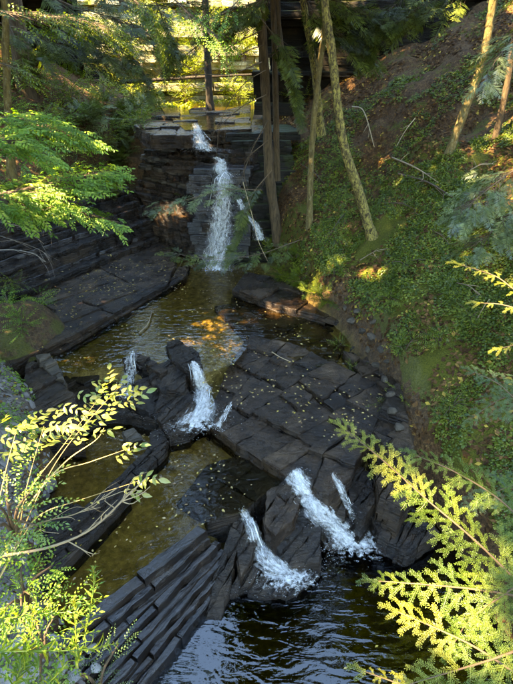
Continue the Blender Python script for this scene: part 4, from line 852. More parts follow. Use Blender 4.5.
# bright leafy boughs reaching in from the left
bough('leafy_bough', 'large bright green bough reaching in over the left ledges', 'bough', [PY(-40, 200, 8.2), PY(20, 190, 8.6), PY(70, 178, 9.0), PY(108, 172, 9.4)], 300, 1.0, 0.44, 'leaf_bright', BRO_L, r=0.02, droop=0.2)
bough('leafy_bough', 'lower bright bough drooping over the layered ledge', 'bough', [PY(-30, 185, 8.0), PY(20, 205, 8.2), PY(60, 206, 8.4), PY(118, 222, 8.8)], 190, 0.65, 0.38, 'leaf_bright', BRO_L, r=0.016, droop=0.3)
bough('leafy_bough', 'yellow green bough at the left edge above the others', 'bough', [PY(-30, 150, 7.5), PY(0, 140, 7.6), PY(40, 150, 7.8)], 150, 0.7, 0.38, 'leaf_bright', BRO_L, r=0.014)
bough('leafy_bough', 'small sunlit leafy twig at the far upper left', 'bough', [PY(-20, 60, 8.0), PY(10, 66, 8.0), PY(36, 78, 8.2)], 45, 0.45, 0.34, 'leaf_green', BRO_S, r=0.01)
bough('leafy_bough', 'bright green leaf cluster hanging before the far cliff', 'bough', [PY(165, -10, 9.5), PY(190, 15, 9.3), PY(215, 35, 9.2), PY(228, 58, 9.1)], 70, 0.5, 0.42, 'leaf_bright', BRO_S, r=0.012)
bough('leafy_bough', 'green twig at the top of the picture by the far cliff', 'bough', [PY(250, -12, 9.8), PY(225, 12, 9.6), PY(196, 22, 9.5)], 40, 0.4, 0.4, 'leaf_bright', BRO_S, r=0.01)
bough('leafy_bough', 'bright bough filling the left edge below the slim trunk', 'bough', [PY(-30, 120, 8.6), PY(10, 118, 8.8), PY(50, 128, 9.2), PY(84, 140, 9.6)], 220, 0.9, 0.42, 'leaf_bright', BRO_L, r=0.016)
bough('leafy_bough', 'broad leaf bough across the upper left corner', 'bough', [PY(-20, 10, 8.8), PY(30, 14, 9.0), PY(80, 20, 9.2), PY(120, 34, 9.4)], 200, 0.9, 0.44, 'leaf_green', BRO_S, r=0.016)
bough('leafy_bough', 'green leafy bough just left of the hanging leaf cluster', 'bough', [PY(110, -20, 9.6), PY(135, 0, 9.6), PY(150, 20, 9.6), PY(158, 44, 9.6)], 110, 0.6, 0.42, 'leaf_green', BRO_S, r=0.012)
# dark hemlock boughs across the top
for k, (st, n, sp, lb) in enumerate([
    ([(20, -20), (70, 5), (120, 20), (160, 40)], 120, 1.5, 'olive hemlock bough across the top left over the dark cliff'),
    ([(-10, 20), (40, 35), (80, 42), (110, 58)], 130, 1.4, 'shadowy hemlock bough hanging before the left cliff face'),
    ([(90, -20), (120, 0), (150, 6), (200, 0)], 80, 0.9, 'olive hemlock bough along the very top of the picture'),
    ([(60, 10), (100, 34), (135, 60), (150, 88)], 80, 1.0, 'hemlock bough hanging in front of the dark left cliff'),
    ([(300, -30), (330, -5), (360, 10), (400, 20)], 110, 1.3, 'dark hemlock bough before the right cliff'),
    ([(300, -10), (320, 20), (350, 40), (370, 60)], 90, 1.1, 'shadowy hemlock bough between the crooked trunk and right cliff'),
    ([(480, -30), (440, -5), (415, 10), (395, 24)], 110, 1.2, 'dark hemlock bough before the right end of the cliff'),
    ([(262, 20), (280, 45), (292, 75), (298, 105)], 70, 0.9, 'dark hemlock bough hanging behind the curved trunk'),
    ([(430, -30), (400, 0), (380, 20), (370, 45)], 100, 1.2, 'dark hemlock bough hanging over the right cliff'),
    ([(285, -20), (260, 0), (235, 8), (205, 10)], 80, 1.0, 'dark hemlock bough across the top beside the straight trunk'),
    ([(150, -15), (165, 25), (172, 45), (168, 62)], 45, 0.8, 'hanging hemlock bough left of the leaf cluster'),
    ([(262, -5), (240, 20), (215, 32), (180, 60)], 60, 0.8, 'olive hemlock bough reaching left from the straight trunk'),
    ([(272, 170), (252, 195), (240, 225), (226, 262)], 60, 0.7, 'drooping hemlock bough right of the tall waterfall')]):
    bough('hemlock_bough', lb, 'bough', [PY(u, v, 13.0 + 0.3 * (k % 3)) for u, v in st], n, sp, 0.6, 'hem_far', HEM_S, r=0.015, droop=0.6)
bough('hemlock_bough', 'feathery green bough reaching left across the waterfall wall', 'bough', [PY(262, 190, 12.2), PY(225, 190, 11.9), PY(185, 200, 11.7), PY(150, 208, 11.6)], 60, 0.45, 0.42, 'hem_pale', HEM_S, r=0.01)
bough('hemlock_bough', 'feathery bough just above the foot of the waterfall', 'bough', [PY(300, 240, 12.3), PY(255, 255, 12.0), PY(205, 258, 11.8), PY(166, 252, 11.7)], 70, 0.45, 0.42, 'hem_far', HEM_S, r=0.01)
bough('hemlock_bough', 'pale blue green hemlock bough on the right hillside', 'bough', [PY(530, 160, 7.6), PY(500, 180, 7.4), PY(475, 200, 7.2), PY(458, 215, 7.1)], 90, 0.55, 0.36, 'hem_pale', HEM_S, r=0.012)
bough('hemlock_bough', 'second pale hemlock bough drooping at the right edge', 'bough', [PY(535, 195, 7.2), PY(510, 215, 7.1), PY(488, 235, 7.0), PY(470, 248, 6.9)], 80, 0.5, 0.36, 'hem_pale', HEM_S, r=0.012)
bough('hemlock_bough', 'pale hemlock bough in the upper right corner', 'bough', [PY(540, 20, 8.5), PY(518, 35, 8.4), PY(500, 55, 8.3), PY(484, 78, 8.2)], 60, 0.5, 0.4, 'hem_pale', HEM_S, r=0.012)
bush('fern_clump', 'mossy green clump at the foot of the straight trunk', 'fern', hit(275, 255), 0.45, 0.7, 110, 0.34, 'leaf_green', HEM_S)
bush('fern_clump', 'yellow green clump right of the waterfall foot', 'fern', hit(262, 250), 0.4, 0.5, 70, 0.3, 'leaf_bright', HEM_S)
for (u, v, n, h, lb) in [(284, 277, 80, 0.35, 'hemlock seedling clump on the undercut bank ledge'), (304, 284, 70, 0.3, 'low fern clump in the middle of the bank ledge'), (322, 300, 60, 0.3, 'fern clump at the right end of the bank ledge'), (296, 262, 80, 0.4, 'green fern clump above the bank ledge')]:
    bush('fern_clump', lb, 'fern', hitall(u, v)[0], h, 0.55, n, 0.3, 'leaf_green', HEM_S)
# sunlit growth beyond the upper stream
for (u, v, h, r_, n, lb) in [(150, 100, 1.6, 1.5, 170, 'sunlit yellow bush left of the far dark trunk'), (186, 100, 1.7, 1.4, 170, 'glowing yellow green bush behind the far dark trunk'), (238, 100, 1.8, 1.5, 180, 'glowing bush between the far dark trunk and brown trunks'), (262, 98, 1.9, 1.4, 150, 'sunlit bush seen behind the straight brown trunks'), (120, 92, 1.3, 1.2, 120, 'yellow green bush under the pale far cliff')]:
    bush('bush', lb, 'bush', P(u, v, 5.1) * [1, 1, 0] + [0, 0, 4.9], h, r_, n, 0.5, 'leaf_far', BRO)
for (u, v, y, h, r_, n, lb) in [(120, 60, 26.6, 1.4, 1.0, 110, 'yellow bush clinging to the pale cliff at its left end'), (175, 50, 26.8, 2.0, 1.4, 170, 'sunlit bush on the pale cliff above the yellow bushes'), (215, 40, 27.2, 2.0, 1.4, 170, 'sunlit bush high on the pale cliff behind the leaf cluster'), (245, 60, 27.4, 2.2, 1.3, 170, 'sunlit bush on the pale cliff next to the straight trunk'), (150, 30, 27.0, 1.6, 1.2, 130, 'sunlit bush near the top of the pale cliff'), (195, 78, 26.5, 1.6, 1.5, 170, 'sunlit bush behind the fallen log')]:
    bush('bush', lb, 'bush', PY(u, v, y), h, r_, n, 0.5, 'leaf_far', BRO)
for i, (x, y, top, lb) in enumerate([(-8, 33, 15, 'sunlit far tree above the pale cliff on the left'), (-3.5, 34, 16, 'sunlit far tree above the middle of the pale cliff'), (1.5, 35, 16, 'sunlit far tree behind the brown trunks'), (6, 32, 17, 'shaded far tree above the right cliff'), (-13, 30, 15, 'far tree above the dark left cliff'), (10, 24, 18, 'hillside tree behind the golden trunk')]):
    b = np.array([x, y, float(ground_z(x, y))]); t = thing('broadleaf_tree', lb, 'tree', b); path = catmull([b - [0, 0, 0.3], b + [0.2, 0, 3], b + [0, 0, top - 4]], 20)
    mb = MB(); mb.add(*tube(path, 0.2, 0.05, 8, 0.05)); part('trunk', mb.mesh('trunk', True), M['bark_hemlock'], t)
    lb_ = MB(); pos, dr, up, s_ = hem_crown(b, path[-1][2], b[2] + 1.2, 3.4, 90, 12, 0.9, 50 + i, lb_, path)
    part('limbs', lb_.mesh('limbs', True), M['bark_dark'], t); part('crown', foliage('crown', pos, dr, up, s_, BRO, cut=False), M['leaf_far' if i < 3 else 'leaf_green'], t)

# ------------------------------------------------------------------ leaf litter and ground cover of the right hillside
def gz(x, y):
    i = np.clip(np.searchsorted(gx, x) - 1, 0, nxg - 2); j = np.clip(np.searchsorted(gy, y) - 1, 0, nyg - 2)
    f = (x - gx[i]) / (gx[i + 1] - gx[i]); g = (y - gy[j]) / (gy[j + 1] - gy[j])
    z = (GZ[j, i] * (1 - f) + GZ[j, i + 1] * f) * (1 - g) + (GZ[j + 1, i] * (1 - f) + GZ[j + 1, i + 1] * f) * g
    sx = (GZ[j, i + 1] - GZ[j, i]) / (gx[i + 1] - gx[i]); sy = (GZ[j + 1, i] - GZ[j, i]) / (gy[j + 1] - gy[j])
    nn = np.stack([-sx, -sy, np.ones_like(z)], -1); return z, nn / np.linalg.norm(nn, axis=-1, keepdims=True)
LEAF_T = (np.array([[0, 0, 0], [0.45, 0.3, 0.06], [1, 0, 0.03], [0.45, -0.3, 0.06], [0.5, 0, 0]], float), np.array([[0, 4, 1], [4, 2, 1], [0, 3, 4], [4, 3, 2]]))
def ground_leaves(name, n, xr, yr, mask, size, mat, lift=0.012, label=None):
    x = rng.uniform(*xr, n); y = rng.uniform(*yr, n); k = mask(x, y); x, y = x[k], y[k]; z, nn = gz(x, y)
    d = rng.normal(size=(len(x), 3)); u = nn + rng.normal(size=(len(x), 3)) * 0.28; p = np.stack([x, y, z + rng.uniform(0.2, 1, len(x)) * lift], 1)
    d = d - (d * nn).sum(1, keepdims=True) * nn
    o = link(name, scatter_mesh(name, *LEAF_T, frames(d, u), p, rng.uniform(*size, len(x)), rng.random(len(x)) ** 1.2), M[mat]); return tag(o, label, 'leaves' if label else None, kind='stuff')
dRf = lambda x, y: x - lerp_tab(y, YR, XRv); dLf = lambda x, y: lerp_tab(y, YL, XLv) - x
ground_leaves('leaf_litter', 60000, (0.4, 11), (5, 20), lambda x, y: (dRf(x, y) > 0.1) & (vnoise(x * 1.3, y * 1.3, 77) * 0.7 + vnoise(x * 4, y * 4, 78) * 0.3 + 0.15 * rng.random(len(x)) > 0.5), (0.05, 0.125), 'litter', 0.04, 'brown leaf litter strewn over the right hillside')
ground_leaves('leaf_litter', 9000, (-9, -1.5), (3, 20), lambda x, y: (dLf(x, y) > 0.0), (0.04, 0.09), 'litter', 0.03, 'brown leaf litter on the left bank')
def rosette(seed, n=7, l=1.0):
    r = random.Random(seed); V = []; T = []; S = []
    for k in range(n):
        az = r.uniform(0, 6.28); el = r.uniform(0.15, 0.9); d = np.array([math.cos(az) * math.cos(el), math.sin(az) * math.cos(el), math.sin(el)]); b = d * r.uniform(0.1, 0.5) + np.array([0, 0, 0.1 * k / n]); d2 = norm(d * [1, 1, 0.3]); s = norm(np.cross([0, 0, 1], d2)); i = len(V); L_ = l * r.uniform(0.35, 0.65)
        V.extend([b, b + d2 * L_ * 0.45 + s * L_ * 0.33, b + d2 * L_ - np.array([0, 0, L_ * 0.2]), b + d2 * L_ * 0.45 - s * L_ * 0.33, b + d2 * L_ * 0.5 + [0, 0, 0.05 * l]]); T.extend([(i, i + 4, i + 1), (i + 4, i + 2, i + 1), (i, i + 3, i + 4), (i + 4, i + 3, i + 2)]); S.extend([r.uniform(-.2, .2)] * 5)
    return np.array(V), np.array(T), np.array(S)
def cover(name, n, xr, yr, mask, size, mat, label, seed):
    x = rng.uniform(*xr, n); y = rng.uniform(*yr, n); k = mask(x, y); x, y = x[k], y[k]; z, nn = gz(x, y); d = rng.normal(size=(len(x), 3)); u = nn * 0.7 + np.array([0, 0, 0.6]) + rng.normal(size=(len(x), 3)) * 0.1
    d = d - (d * u).sum(1, keepdims=True) * u; tv, tf, ts = rosette(seed); o = link(name, scatter_mesh(name, tv, tf, frames(d, u), np.stack([x, y, z], 1), rng.uniform(*size, len(x)), rng.random(len(x)), sub=ts), M[mat]); tag(o, label, 'ground cover', kind='stuff')
patch = lambda x, y, s, f, th: vnoise(x * f, y * f, s) * 0.7 + vnoise(x * f * 3, y * f * 3, s + 1) * 0.3 > th
cover('ground_cover', 24000, (1.5, 8), (4.5, 12.8), lambda x, y: (dRf(x, y) > 0.35) & patch(x, y, 91, 1.2, 0.47), (0.06, 0.17), 'leaf_green', 'small green plants spread over the mossy right bank', 1)
cover('ground_cover', 14000, (0.4, 9), (9, 18), lambda x, y: (dRf(x, y) > 0.2) & patch(x, y, 95, 0.9, 0.52), (0.06, 0.17), 'leaf_green', 'scattered seedlings among leaf litter on the upper hillside', 2)
cover('ground_cover', 3600, (-6.5, -1.6), (2.2, 8.2), lambda x, y: (dLf(x, y) > 0.15) & patch(x, y, 97, 1.2, 0.5), (0.06, 0.13), 'leaf_bright', 'low green weeds on the gravelly left bank', 3)
cover('ground_cover', 2500, (-12, -4), (10.5, 22), lambda x, y: (dLf(x, y) > 0.1) & patch(x, y, 98, 1.0, 0.45), (0.08, 0.18), 'leaf_green', 'ferny undergrowth on the upper left bank', 4)
cover('ground_cover', 3500, (-9, 5), (24, 31), lambda x, y: patch(x, y, 99, 0.8, 0.45), (0.15, 0.35), 'leaf_far', 'sunlit yellow green growth below the far cliff', 5)
# single plants that stand out on the bank
for (u, v, h, r_, n, sc, lb) in [(335, 276, 0.3, 0.3, 42, 0.26, 'bright leafy plant above the eroded bank edge'), (338, 352, 0.3, 0.2, 30, 0.2, 'small fern hanging beside the pavement slabs'), (358, 380, 0.3, 0.25, 30, 0.22, 'leafy sprig at the gully mouth by the pavement'), (405, 350, 0.35, 0.4, 56, 0.26, 'green plant tuft right of the gravel gully'), (440, 345, 0.35, 0.45, 56, 0.26, 'spreading green plant in the middle of the mossy bank'), (395, 405, 0.4, 0.4, 56, 0.26, 'leafy plant at the bank edge below the gully'), (450, 410, 0.4, 0.5, 70, 0.28, 'dense green plant above the sunlit hemlock tip'), (345, 168, 0.4, 0.4, 56, 0.35, 'fern beside the crooked yellow trunk'), (405, 265, 0.3, 0.4, 42, 0.28, 'low plant on the leaf strewn slope under the golden trunk'), (300, 105, 0.6, 0.6, 56, 0.4, 'fern below the dark curved trunk'), (390, 300, 0.3, 0.4, 42, 0.26, 'green plant at the head of the gully'), (470, 320, 0.35, 0.4, 56, 0.26, 'plant behind the white lit hemlock tip')]:
    bush('bank_plant', lb, 'plant', hit(u, v), h, r_, n, sc, 'leaf_green', BRO_S, group='plants on the right bank')
bush('mound_plant', 'yellow green plant on the gravel below the mossy mound', 'plant', hitall(8, 420)[0], 0.35, 0.35, 56, 0.22, 'leaf_bright', BRO_S)

# ------------------------------------------------------------------ stones
def stone_mesh(seed, sub=2):
    import bmesh
    bm = bmesh.new(); bmesh.ops.create_icosphere(bm, subdivisions=sub, radius=1); r = random.Random(seed)
    pl = [(Vector((r.gauss(0, 1), r.gauss(0, 1), r.gauss(0, 1))).normalized(), r.uniform(0.55, 0.85)) for _ in range(9)]
    for v in bm.verts:
        for n_, d in pl:
            q = v.co.dot(n_)
            if q > d: v.co -= n_ * (q - d)
        v.co *= r.uniform(0.96, 1.04)
    me = bpy.data.meshes.new('stone'); bm.to_mesh(me); bm.free(); return me
STONES = {m: [stone_mesh(s) for s in range(4)] for m in ('stone_pale', 'shale_grey', 'shale_brown')}
for m, l in STONES.items():
    for me in l: me.materials.append(M[m])
def stone(u, v, s, mat, label, group, flat=0.6):
    h_ = hitall(u, v); o = link('stone', random.choice(STONES[mat])); o.location = h_[0] + np.array([0, 0, s * flat * 0.25]); o.scale = (s * random.uniform(0.8, 1.3), s * random.uniform(0.7, 1.1), s * flat); o.rotation_euler = (random.uniform(-.3, .3), random.uniform(-.3, .3), random.uniform(0, 6)); return tag(o, label, 'stone', group)
ORD = ['uppermost', 'second', 'third', 'fourth', 'fifth', 'sixth', 'seventh', 'eighth', 'ninth', 'tenth', 'eleventh', 'twelfth', 'thirteenth', 'fourteenth']
for k, (u, v, s) in enumerate(sorted([(8, 605, .17), (22, 628, .12), (12, 650, .15), (40, 655, .14), (60, 668, .12), (30, 676, .13), (78, 662, .11), (52, 640, .08), (90, 648, .08), (72, 678, .1), (5, 680, .16), (96, 668, .07), (40, 625, .07)], key=lambda q: q[1])):
    stone(u, v, s, 'stone_pale', ORD[k] + ' pale angular stone from the top among the bottom left weeds', 'pale stones at the bottom left')
for k, (u, v, s) in enumerate(sorted([(352, 322, .14), (362, 332, .12), (372, 338, .14), (381, 350, .1), (368, 350, .1), (376, 366, .12), (384, 380, .1), (390, 395, .1), (358, 312, .1), (374, 322, .08), (345, 308, .09), (387, 362, .08), (392, 412, .11), (398, 428, .1)], key=lambda q: q[1])):
    stone(u, v, s, 'shale_grey', ORD[k] + ' grey brown stone from the top of the eroded right bank gully', 'stones in the right gully')
# shale chips on the left bank
n = 5200; x = rng.uniform(-6, -1.5, n); y = rng.uniform(2, 8.3, n); k = (dLf(x, y) > 0.0) & (dLf(x, y) < 2.2); x, y = x[k], y[k]; z_, nn = gz(x, y)
tv = np.array([[-.5, -.4, 0], [.5, -.3, 0], [.45, .4, 0], [-.4, .35, 0], [-.4, -.3, .2], [.4, -.25, .22], [.35, .3, .2], [-.3, .3, .18]]); tf = np.array([[4, 5, 6], [4, 6, 7], [0, 1, 5], [0, 5, 4], [1, 2, 6], [1, 6, 5], [2, 3, 7], [2, 7, 6], [3, 0, 4], [3, 4, 7]])
d = rng.normal(size=(len(x), 3)); d -= (d * nn).sum(1, keepdims=True) * nn
tag(link('shale_chips', scatter_mesh('shale_chips', tv, tf, frames(d, nn + rng.normal(size=(len(x), 3)) * 0.25), np.stack([x, y, z_], 1), rng.gamma(2.0, 0.022, len(x)) + 0.015, rng.random(len(x)))), 'loose grey shale chips on the left bank', 'gravel', kind='stuff').data.materials.append(mat_plain('shale_chip', (0.15, 0.13, 0.115), 0.6))

# ------------------------------------------------------------------ fallen leaves on the rocks and pools
pos = []; nrm = []
def pool_z(x, y):
    b1 = np.interp(x, [-6, -2.6, -0.5, 0.4, 1.2, 3], [3.2, 3.3, 5.3, 6.1, 6.2, 6.6]); b2 = np.interp(x, [-6, -2.7, -1.3, -0.9, 1.2, 2.4], [8.5, 8.6, 8.2, 7.5, 6.2, 6.9])
    return 0.0 if y < b1 else 0.9 if y < b2 else 1.5
while len(pos) < 1100:
    x = random.uniform(-5.6, 2.6); y = random.uniform(3.4, 14.2)
    if vnoise(np.array([x * 1.4]), np.array([y * 1.4]), 55)[0] < random.uniform(0.25, 0.75): continue
    z_, n_ = drop(x, y, 6.0)
    pz = pool_z(x, y)
    if pz == 0.0 and z_ < 0.05 and random.random() < 0.9: continue
    if z_ < pz: z_ = pz; n_ = Vector((0, 0, 1)); 
    if z_ < pz + 1e-6 and random.random() < 0.45: continue
    if n_.z < 0.7 or z_ > 2.0: continue
    pos.append((x, y, z_ + 0.008)); nrm.append(n_)
pos = np.array(pos); nrm = np.array(nrm); d = rng.normal(size=(len(pos), 3)); d -= (d * nrm).sum(1, keepdims=True) * nrm
tag(link('fallen_leaves', scatter_mesh('fallen_leaves', *LEAF_T, frames(d, nrm + rng.normal(size=nrm.shape) * 0.12), pos, rng.uniform(0.03, 0.07, len(pos)), rng.random(len(pos))), M['litter_yellow']), 'small yellow and tan leaves scattered over slabs and pools', 'leaves', kind='stuff')

# ------------------------------------------------------------------ sticks, dead twigs, log
def stick(name, label, pts, r, mat, cat='stick', forks=0, fl=0.3):
    c = catmull(pts, 18); mb = MB(); mb.add(*tube(c, r, r * 0.45, 6, 0.1))
    for k in range(forks):
        i = random.randrange(3, 16); d = norm(c[i + 1] - c[i]); e = c[i] + norm(d + rng.normal(size=3) * 0.6) * fl * random.uniform(0.4, 1); mb.add(*tube(catmull([c[i], (c[i] + e) / 2 + rng.normal(size=3) * 0.02, e], 6), r * 0.5, r * 0.2, 4))
    return tag(link(name, mb.mesh(name, True), M[mat]), label, cat)
stick('stick', 'pale crooked stick lying in the upper pool', [P(139, 333, 1.53), P(147, 325, 1.55), P(150, 318, 1.56), P(152, 311, 1.54)], 0.018, 'twig_pale', forks=2, fl=0.15)
stick('stick', 'thin yellow stick on the jointed pavement', [P(272, 352, 1.53), P(280, 357, 1.54), P(291, 362, 1.53)], 0.012, 'twig_pale')
stick('fallen_log', 'dark fallen log spanning the stream before the far bushes', [PY(120, 82, 25), PY(170, 79, 25), PY(220, 76, 25), PY(270, 74, 25)], 0.09, 'bark_dark', 'log')
stick('fallen_branch', 'thin fallen branch on the hillside below the golden trunk', [hit(392, 160) + [0, 0, .06], hit(415, 172) + [0, 0, .1], hit(440, 186) + [0, 0, .05]], 0.025, 'twig_pale', 'branch', 4, 0.4)
stick('fallen_branch', 'mossy fallen branch lying across the mid hillside', [hit(398, 178) + [0, 0, .1], hit(425, 188) + [0, 0, .15], hit(452, 202) + [0, 0, .1]], 0.03, 'twig', 'branch', 5, 0.5)
stick('fallen_branch', 'broken branch on the slope behind the crooked trunk', [hit(352, 110) + [0, 0, .1], hit(362, 130) + [0, 0, .5], hit(374, 150) + [0, 0, .08]], 0.02, 'twig_pale', 'branch', 3, 0.4)
stick('fallen_branch', 'short pale stub on the slope above the lit hemlock tip', [hit(476, 322) + [0, 0, .02], hit(482, 312) + [0, 0, .08], hit(488, 305) + [0, 0, .12]], 0.014, 'twig_pale', 'branch')
for k, (u, v, du, dv) in enumerate([(300, 165, 26, 22), (415, 120, -20, 30), (385, 205, 34, 8), (360, 262, 30, -12), (430, 232, 22, 18), (470, 172, 24, -6), (345, 215, -16, 24), (455, 285, 26, 14)]):
    stick('fallen_twig', 'bare fallen twig on the slope ' + ['right of the curved trunk', 'left of the golden trunk', 'right of the crooked trunk foot', 'above the eroded bank edge', 'below the golden trunk foot', 'below the short brown trunk', 'between the tan and crooked trunks', 'left of the glowing hemlock tip'][k], [hit(u, v) + [0, 0, .05], hit(u + du / 2, v + dv / 2) + [0, 0, .12], hit(u + du, v + dv) + [0, 0, .04]], 0.014, 'twig_pale' if k % 2 else 'twig', 'twig', 4, 0.4)
stick('root', 'thin root curving down beside the straight trunk', [PY(243, 182, 12.5), PY(252, 215, 12.3), PY(258, 240, 12.1), PY(268, 262, 11.9)], 0.012, 'twig_pale', 'root')
for k, pts in enumerate([[(0, 222), (18, 226), (34, 236), (44, 244)], [(0, 236), (20, 242), (40, 250), (50, 258)], [(0, 250), (16, 250), (34, 254), (46, 262)], [(2, 215), (30, 214), (46, 224), (52, 236)]]):
    stick('dead_twig', ['uppermost grey dead twig over the left ledge', 'second grey dead twig over the left ledge', 'third grey dead twig just above the mound', 'arching grey dead twig over the left ledge'][k], [PY(u, v, 8.6) for u, v in pts], 0.009, 'twig_grey', 'twig', 6, 0.5)

# ------------------------------------------------------------------ the mossy mound on the left shelf
mound_c = P(0, 330, 1.7)
mv = []; mf = []
for i in range(19):
    for j in range(40):
        r_ = i / 18; th = j / 40 * 2 * math.pi; xx = -5.35 + math.cos(th) * r_ * 1.05; yy = 9.55 + math.sin(th) * r_ * 1.25
        mv.append((xx, yy, 1.55 + 0.72 * (1 - r_ ** 2.6) + 0.5 * float(fbm(xx * 2.2, yy * 2.2, 41)) * (1 - r_ * 0.5)))
for i in range(18):
    for j in range(40): mf.append((i * 40 + j, i * 40 + (j + 1) % 40, (i + 1) * 40 + (j + 1) % 40, (i + 1) * 40 + j))
mvA = np.array(mv); tag(link('earth_mound', mesh_np('earth_mound', mvA, mf, attrs=dict(moss=np.full(len(mv), 0.18), bed=np.zeros(len(mv)), gravel=np.full(len(mv), 0.15)), smooth=True), M['ground']), kind='structure')

for (x, y, z_, lb) in [(-4.95, 9.2, 2.0, 'leafy plants on the right side of the earth mound'), (-5.5, 9.9, 2.15, 'bright leafy plants on top of the earth mound'), (-5.1, 10.3, 1.95, 'green plants behind the earth mound')]:
    bush('mound_plant', lb, 'plant', (x, y, z_), 0.4, 0.6, 110, 0.3, 'leaf_bright', BRO_S)

# ------------------------------------------------------------------ foreground hemlock branches, spray by spray
def needles(path, nl, w, sp, r):
    path = np.asarray(path); seg = np.linalg.norm(np.diff(path, axis=0), axis=1); L_ = seg.sum(); n = max(3, int(L_ / sp)); s = np.linspace(0.02, 1, n); cum = np.concatenate([[0], np.cumsum(seg)]) / L_
    V = []; T = []
    for q in s:
        p = np.array([np.interp(q, cum, path[:, k]) for k in range(3)]); i = min(len(path) - 2, int(np.searchsorted(cum, q, 'right') - 1)); t = norm(path[i + 1] - path[i]); side = norm(np.cross([0, 0, 1], t))
        for sg in (-1, 1):
            a = R(r.uniform(52, 78)) if q < 0.97 else R(r.uniform(5, 40)); d = norm(t * math.cos(a) + side * sg * math.sin(a) + np.array([0, 0, r.uniform(-0.15, 0.3)])); l = nl * r.uniform(0.75, 1.1) * (1 - 0.35 * max(0, q - 0.7) / 0.3); wv = norm(np.cross([r.uniform(-.5, .5), r.uniform(-.5, .5), 1], d)) * w * 0.5; k = len(V)
            V.extend([p - wv * 0.6, p + d * l * 0.7 - wv, p + d * l, p + d * l * 0.7 + wv]); T.extend([(k, k + 1, k + 2), (k, k + 2, k + 3)])
    return np.array(V), np.array(T)
def spray_mesh(ln, seed):
    r = random.Random(seed); ax = catmull([(0, 0, 0), (ln * 0.5, r.uniform(-.04, .04) * ln, 0.02 * ln), (ln, r.uniform(-.08, .08) * ln, -0.12 * ln)], 8); Vs = []; Ts = []; Rn = []; k = 0
    def add(p):
        nonlocal k
        V, T = needles(p, 0.0125, 0.0027, 0.0038, r); Vs.append(V); Ts.append(T + k); k += len(V); Rn.append(np.full(len(V), r.uniform(0.2, 0.8)))
        V, F = tube(p, 0.0014, 0.0006, 3, cap=False); T = np.array([t for f in F for t in ((f[0], f[1], f[2]), (f[0], f[2], f[3]))]); Vs.append(V); Ts.append(T + k); k += len(V); Rn.append(np.full(len(V), 0.9))
    add(ax); s = 0.06; sg = 1
    while s < 0.93:
        i = s * 7; p = ax[int(i)] + (ax[min(7, int(i) + 1)] - ax[int(i)]) * (i - int(i)); l = (ln * 0.42 * (1 - s) ** 0.8 + 0.012) * r.uniform(0.65, 1.1); a = R(r.uniform(42, 58)) * sg
        d = np.array([math.cos(a), math.sin(a), r.uniform(-0.12, 0.1)]); q = catmull([p, p + d * l * 0.5, p + d * l + np.array([l * 0.1, 0, -0.1 * l])], 5); add(q)
        if l > 0.085:
            for z_ in (0.35, 0.65):
                p2 = p + d * l * z_; a2 = a + R(r.choice((-45, 45))); d2 = np.array([math.cos(a2), math.sin(a2), 0]); add(catmull([p2, p2 + d2 * l * 0.18, p2 + d2 * l * 0.34], 4))
        s += 0.03 / ln * r.uniform(0.8, 1.3); sg = -sg
    return mesh_np('spray', np.concatenate(Vs), np.concatenate(Ts), rnd=np.concatenate(Rn))
SP_L = [spray_mesh(0.26, 1), spray_mesh(0.24, 2)]; SP_M = [spray_mesh(0.16, 3), spray_mesh(0.17, 4), spray_mesh(0.15, 5)]; SP_S = [spray_mesh(0.09, 6), spray_mesh(0.08, 7)]
_cache = {}
def with_mat(me, mat):
    if (me.name, mat) not in _cache:
        c = me.copy(); c.materials.clear(); c.materials.append(M[mat]); _cache[(me.name, mat)] = c
    return _cache[(me.name, mat)]
def put(o_name, me, p, d, up, s, t):
    Fm = frames(np.array([d]), np.array([up]))[0]; mm = Matrix([[*(Fm[i] * s), p[i]] for i in range(3)] + [[0, 0, 0, 1]]); o = bpy.data.objects.new(o_name, me); col.objects.link(o); o.parent = t; o.matrix_parent_inverse = Matrix.Translation(-Vector(t.location)); o.matrix_basis = mm; return o
def hem_branch(label, pts, mat, size=1.0, gap=0.055, first=0.05, tipmat=None, upv=(0, -0.35, 1), name='hemlock_branch', taper=0.75, r=0.0055):
    c = catmull([D(*p) for p in pts], 40); t = thing(name, label, 'branch', c[0]); mb = MB(); mb.add(*tube(c, r, 0.002, 6), rnd=0.7); part('stem', mb.mesh('stem', True), M['twig'], t)
    cum = np.concatenate([[0], np.cumsum(np.linalg.norm(np.diff(c, axis=0), axis=1))]); L_ = cum[-1]; s = first * L_; sg = 1
    while s < L_:
        f = s / L_; p = np.array([np.interp(s, cum, c[:, k]) for k in range(3)]); i = min(38, int(np.searchsorted(cum, s) )); d = norm(c[i + 1] - c[i]); side = norm(np.cross(upv, d)) * sg
        a = R(random.uniform(38, 66)); dd = norm(d * math.cos(a) + side * math.sin(a) + np.array([0, 0, random.uniform(-0.25, 0.08)])); sz = size * (1 - taper * f) * random.uniform(0.75, 1.1)
        pool = SP_L if sz > 0.8 else SP_M if sz > 0.48 else SP_S; s0 = sz * 0.25 / {id(SP_L): 0.25, id(SP_M): 0.16, id(SP_S): 0.085}[id(pool)]
        put('spray', with_mat(random.choice(pool), tipmat if tipmat and f > 0.62 + random.uniform(-.1, .1) else mat), p, dd, np.array(upv) + rng.normal(size=3) * 0.22, s0, t)
        s += gap * 1.3 * random.uniform(0.6, 1.2) * (1 - 0.45 * f); sg = -sg
    put('spray', with_mat(random.choice(SP_S), tipmat or mat), c[-1], norm(c[-1] - c[-3]), np.array(upv), 1.0, t)
    return t
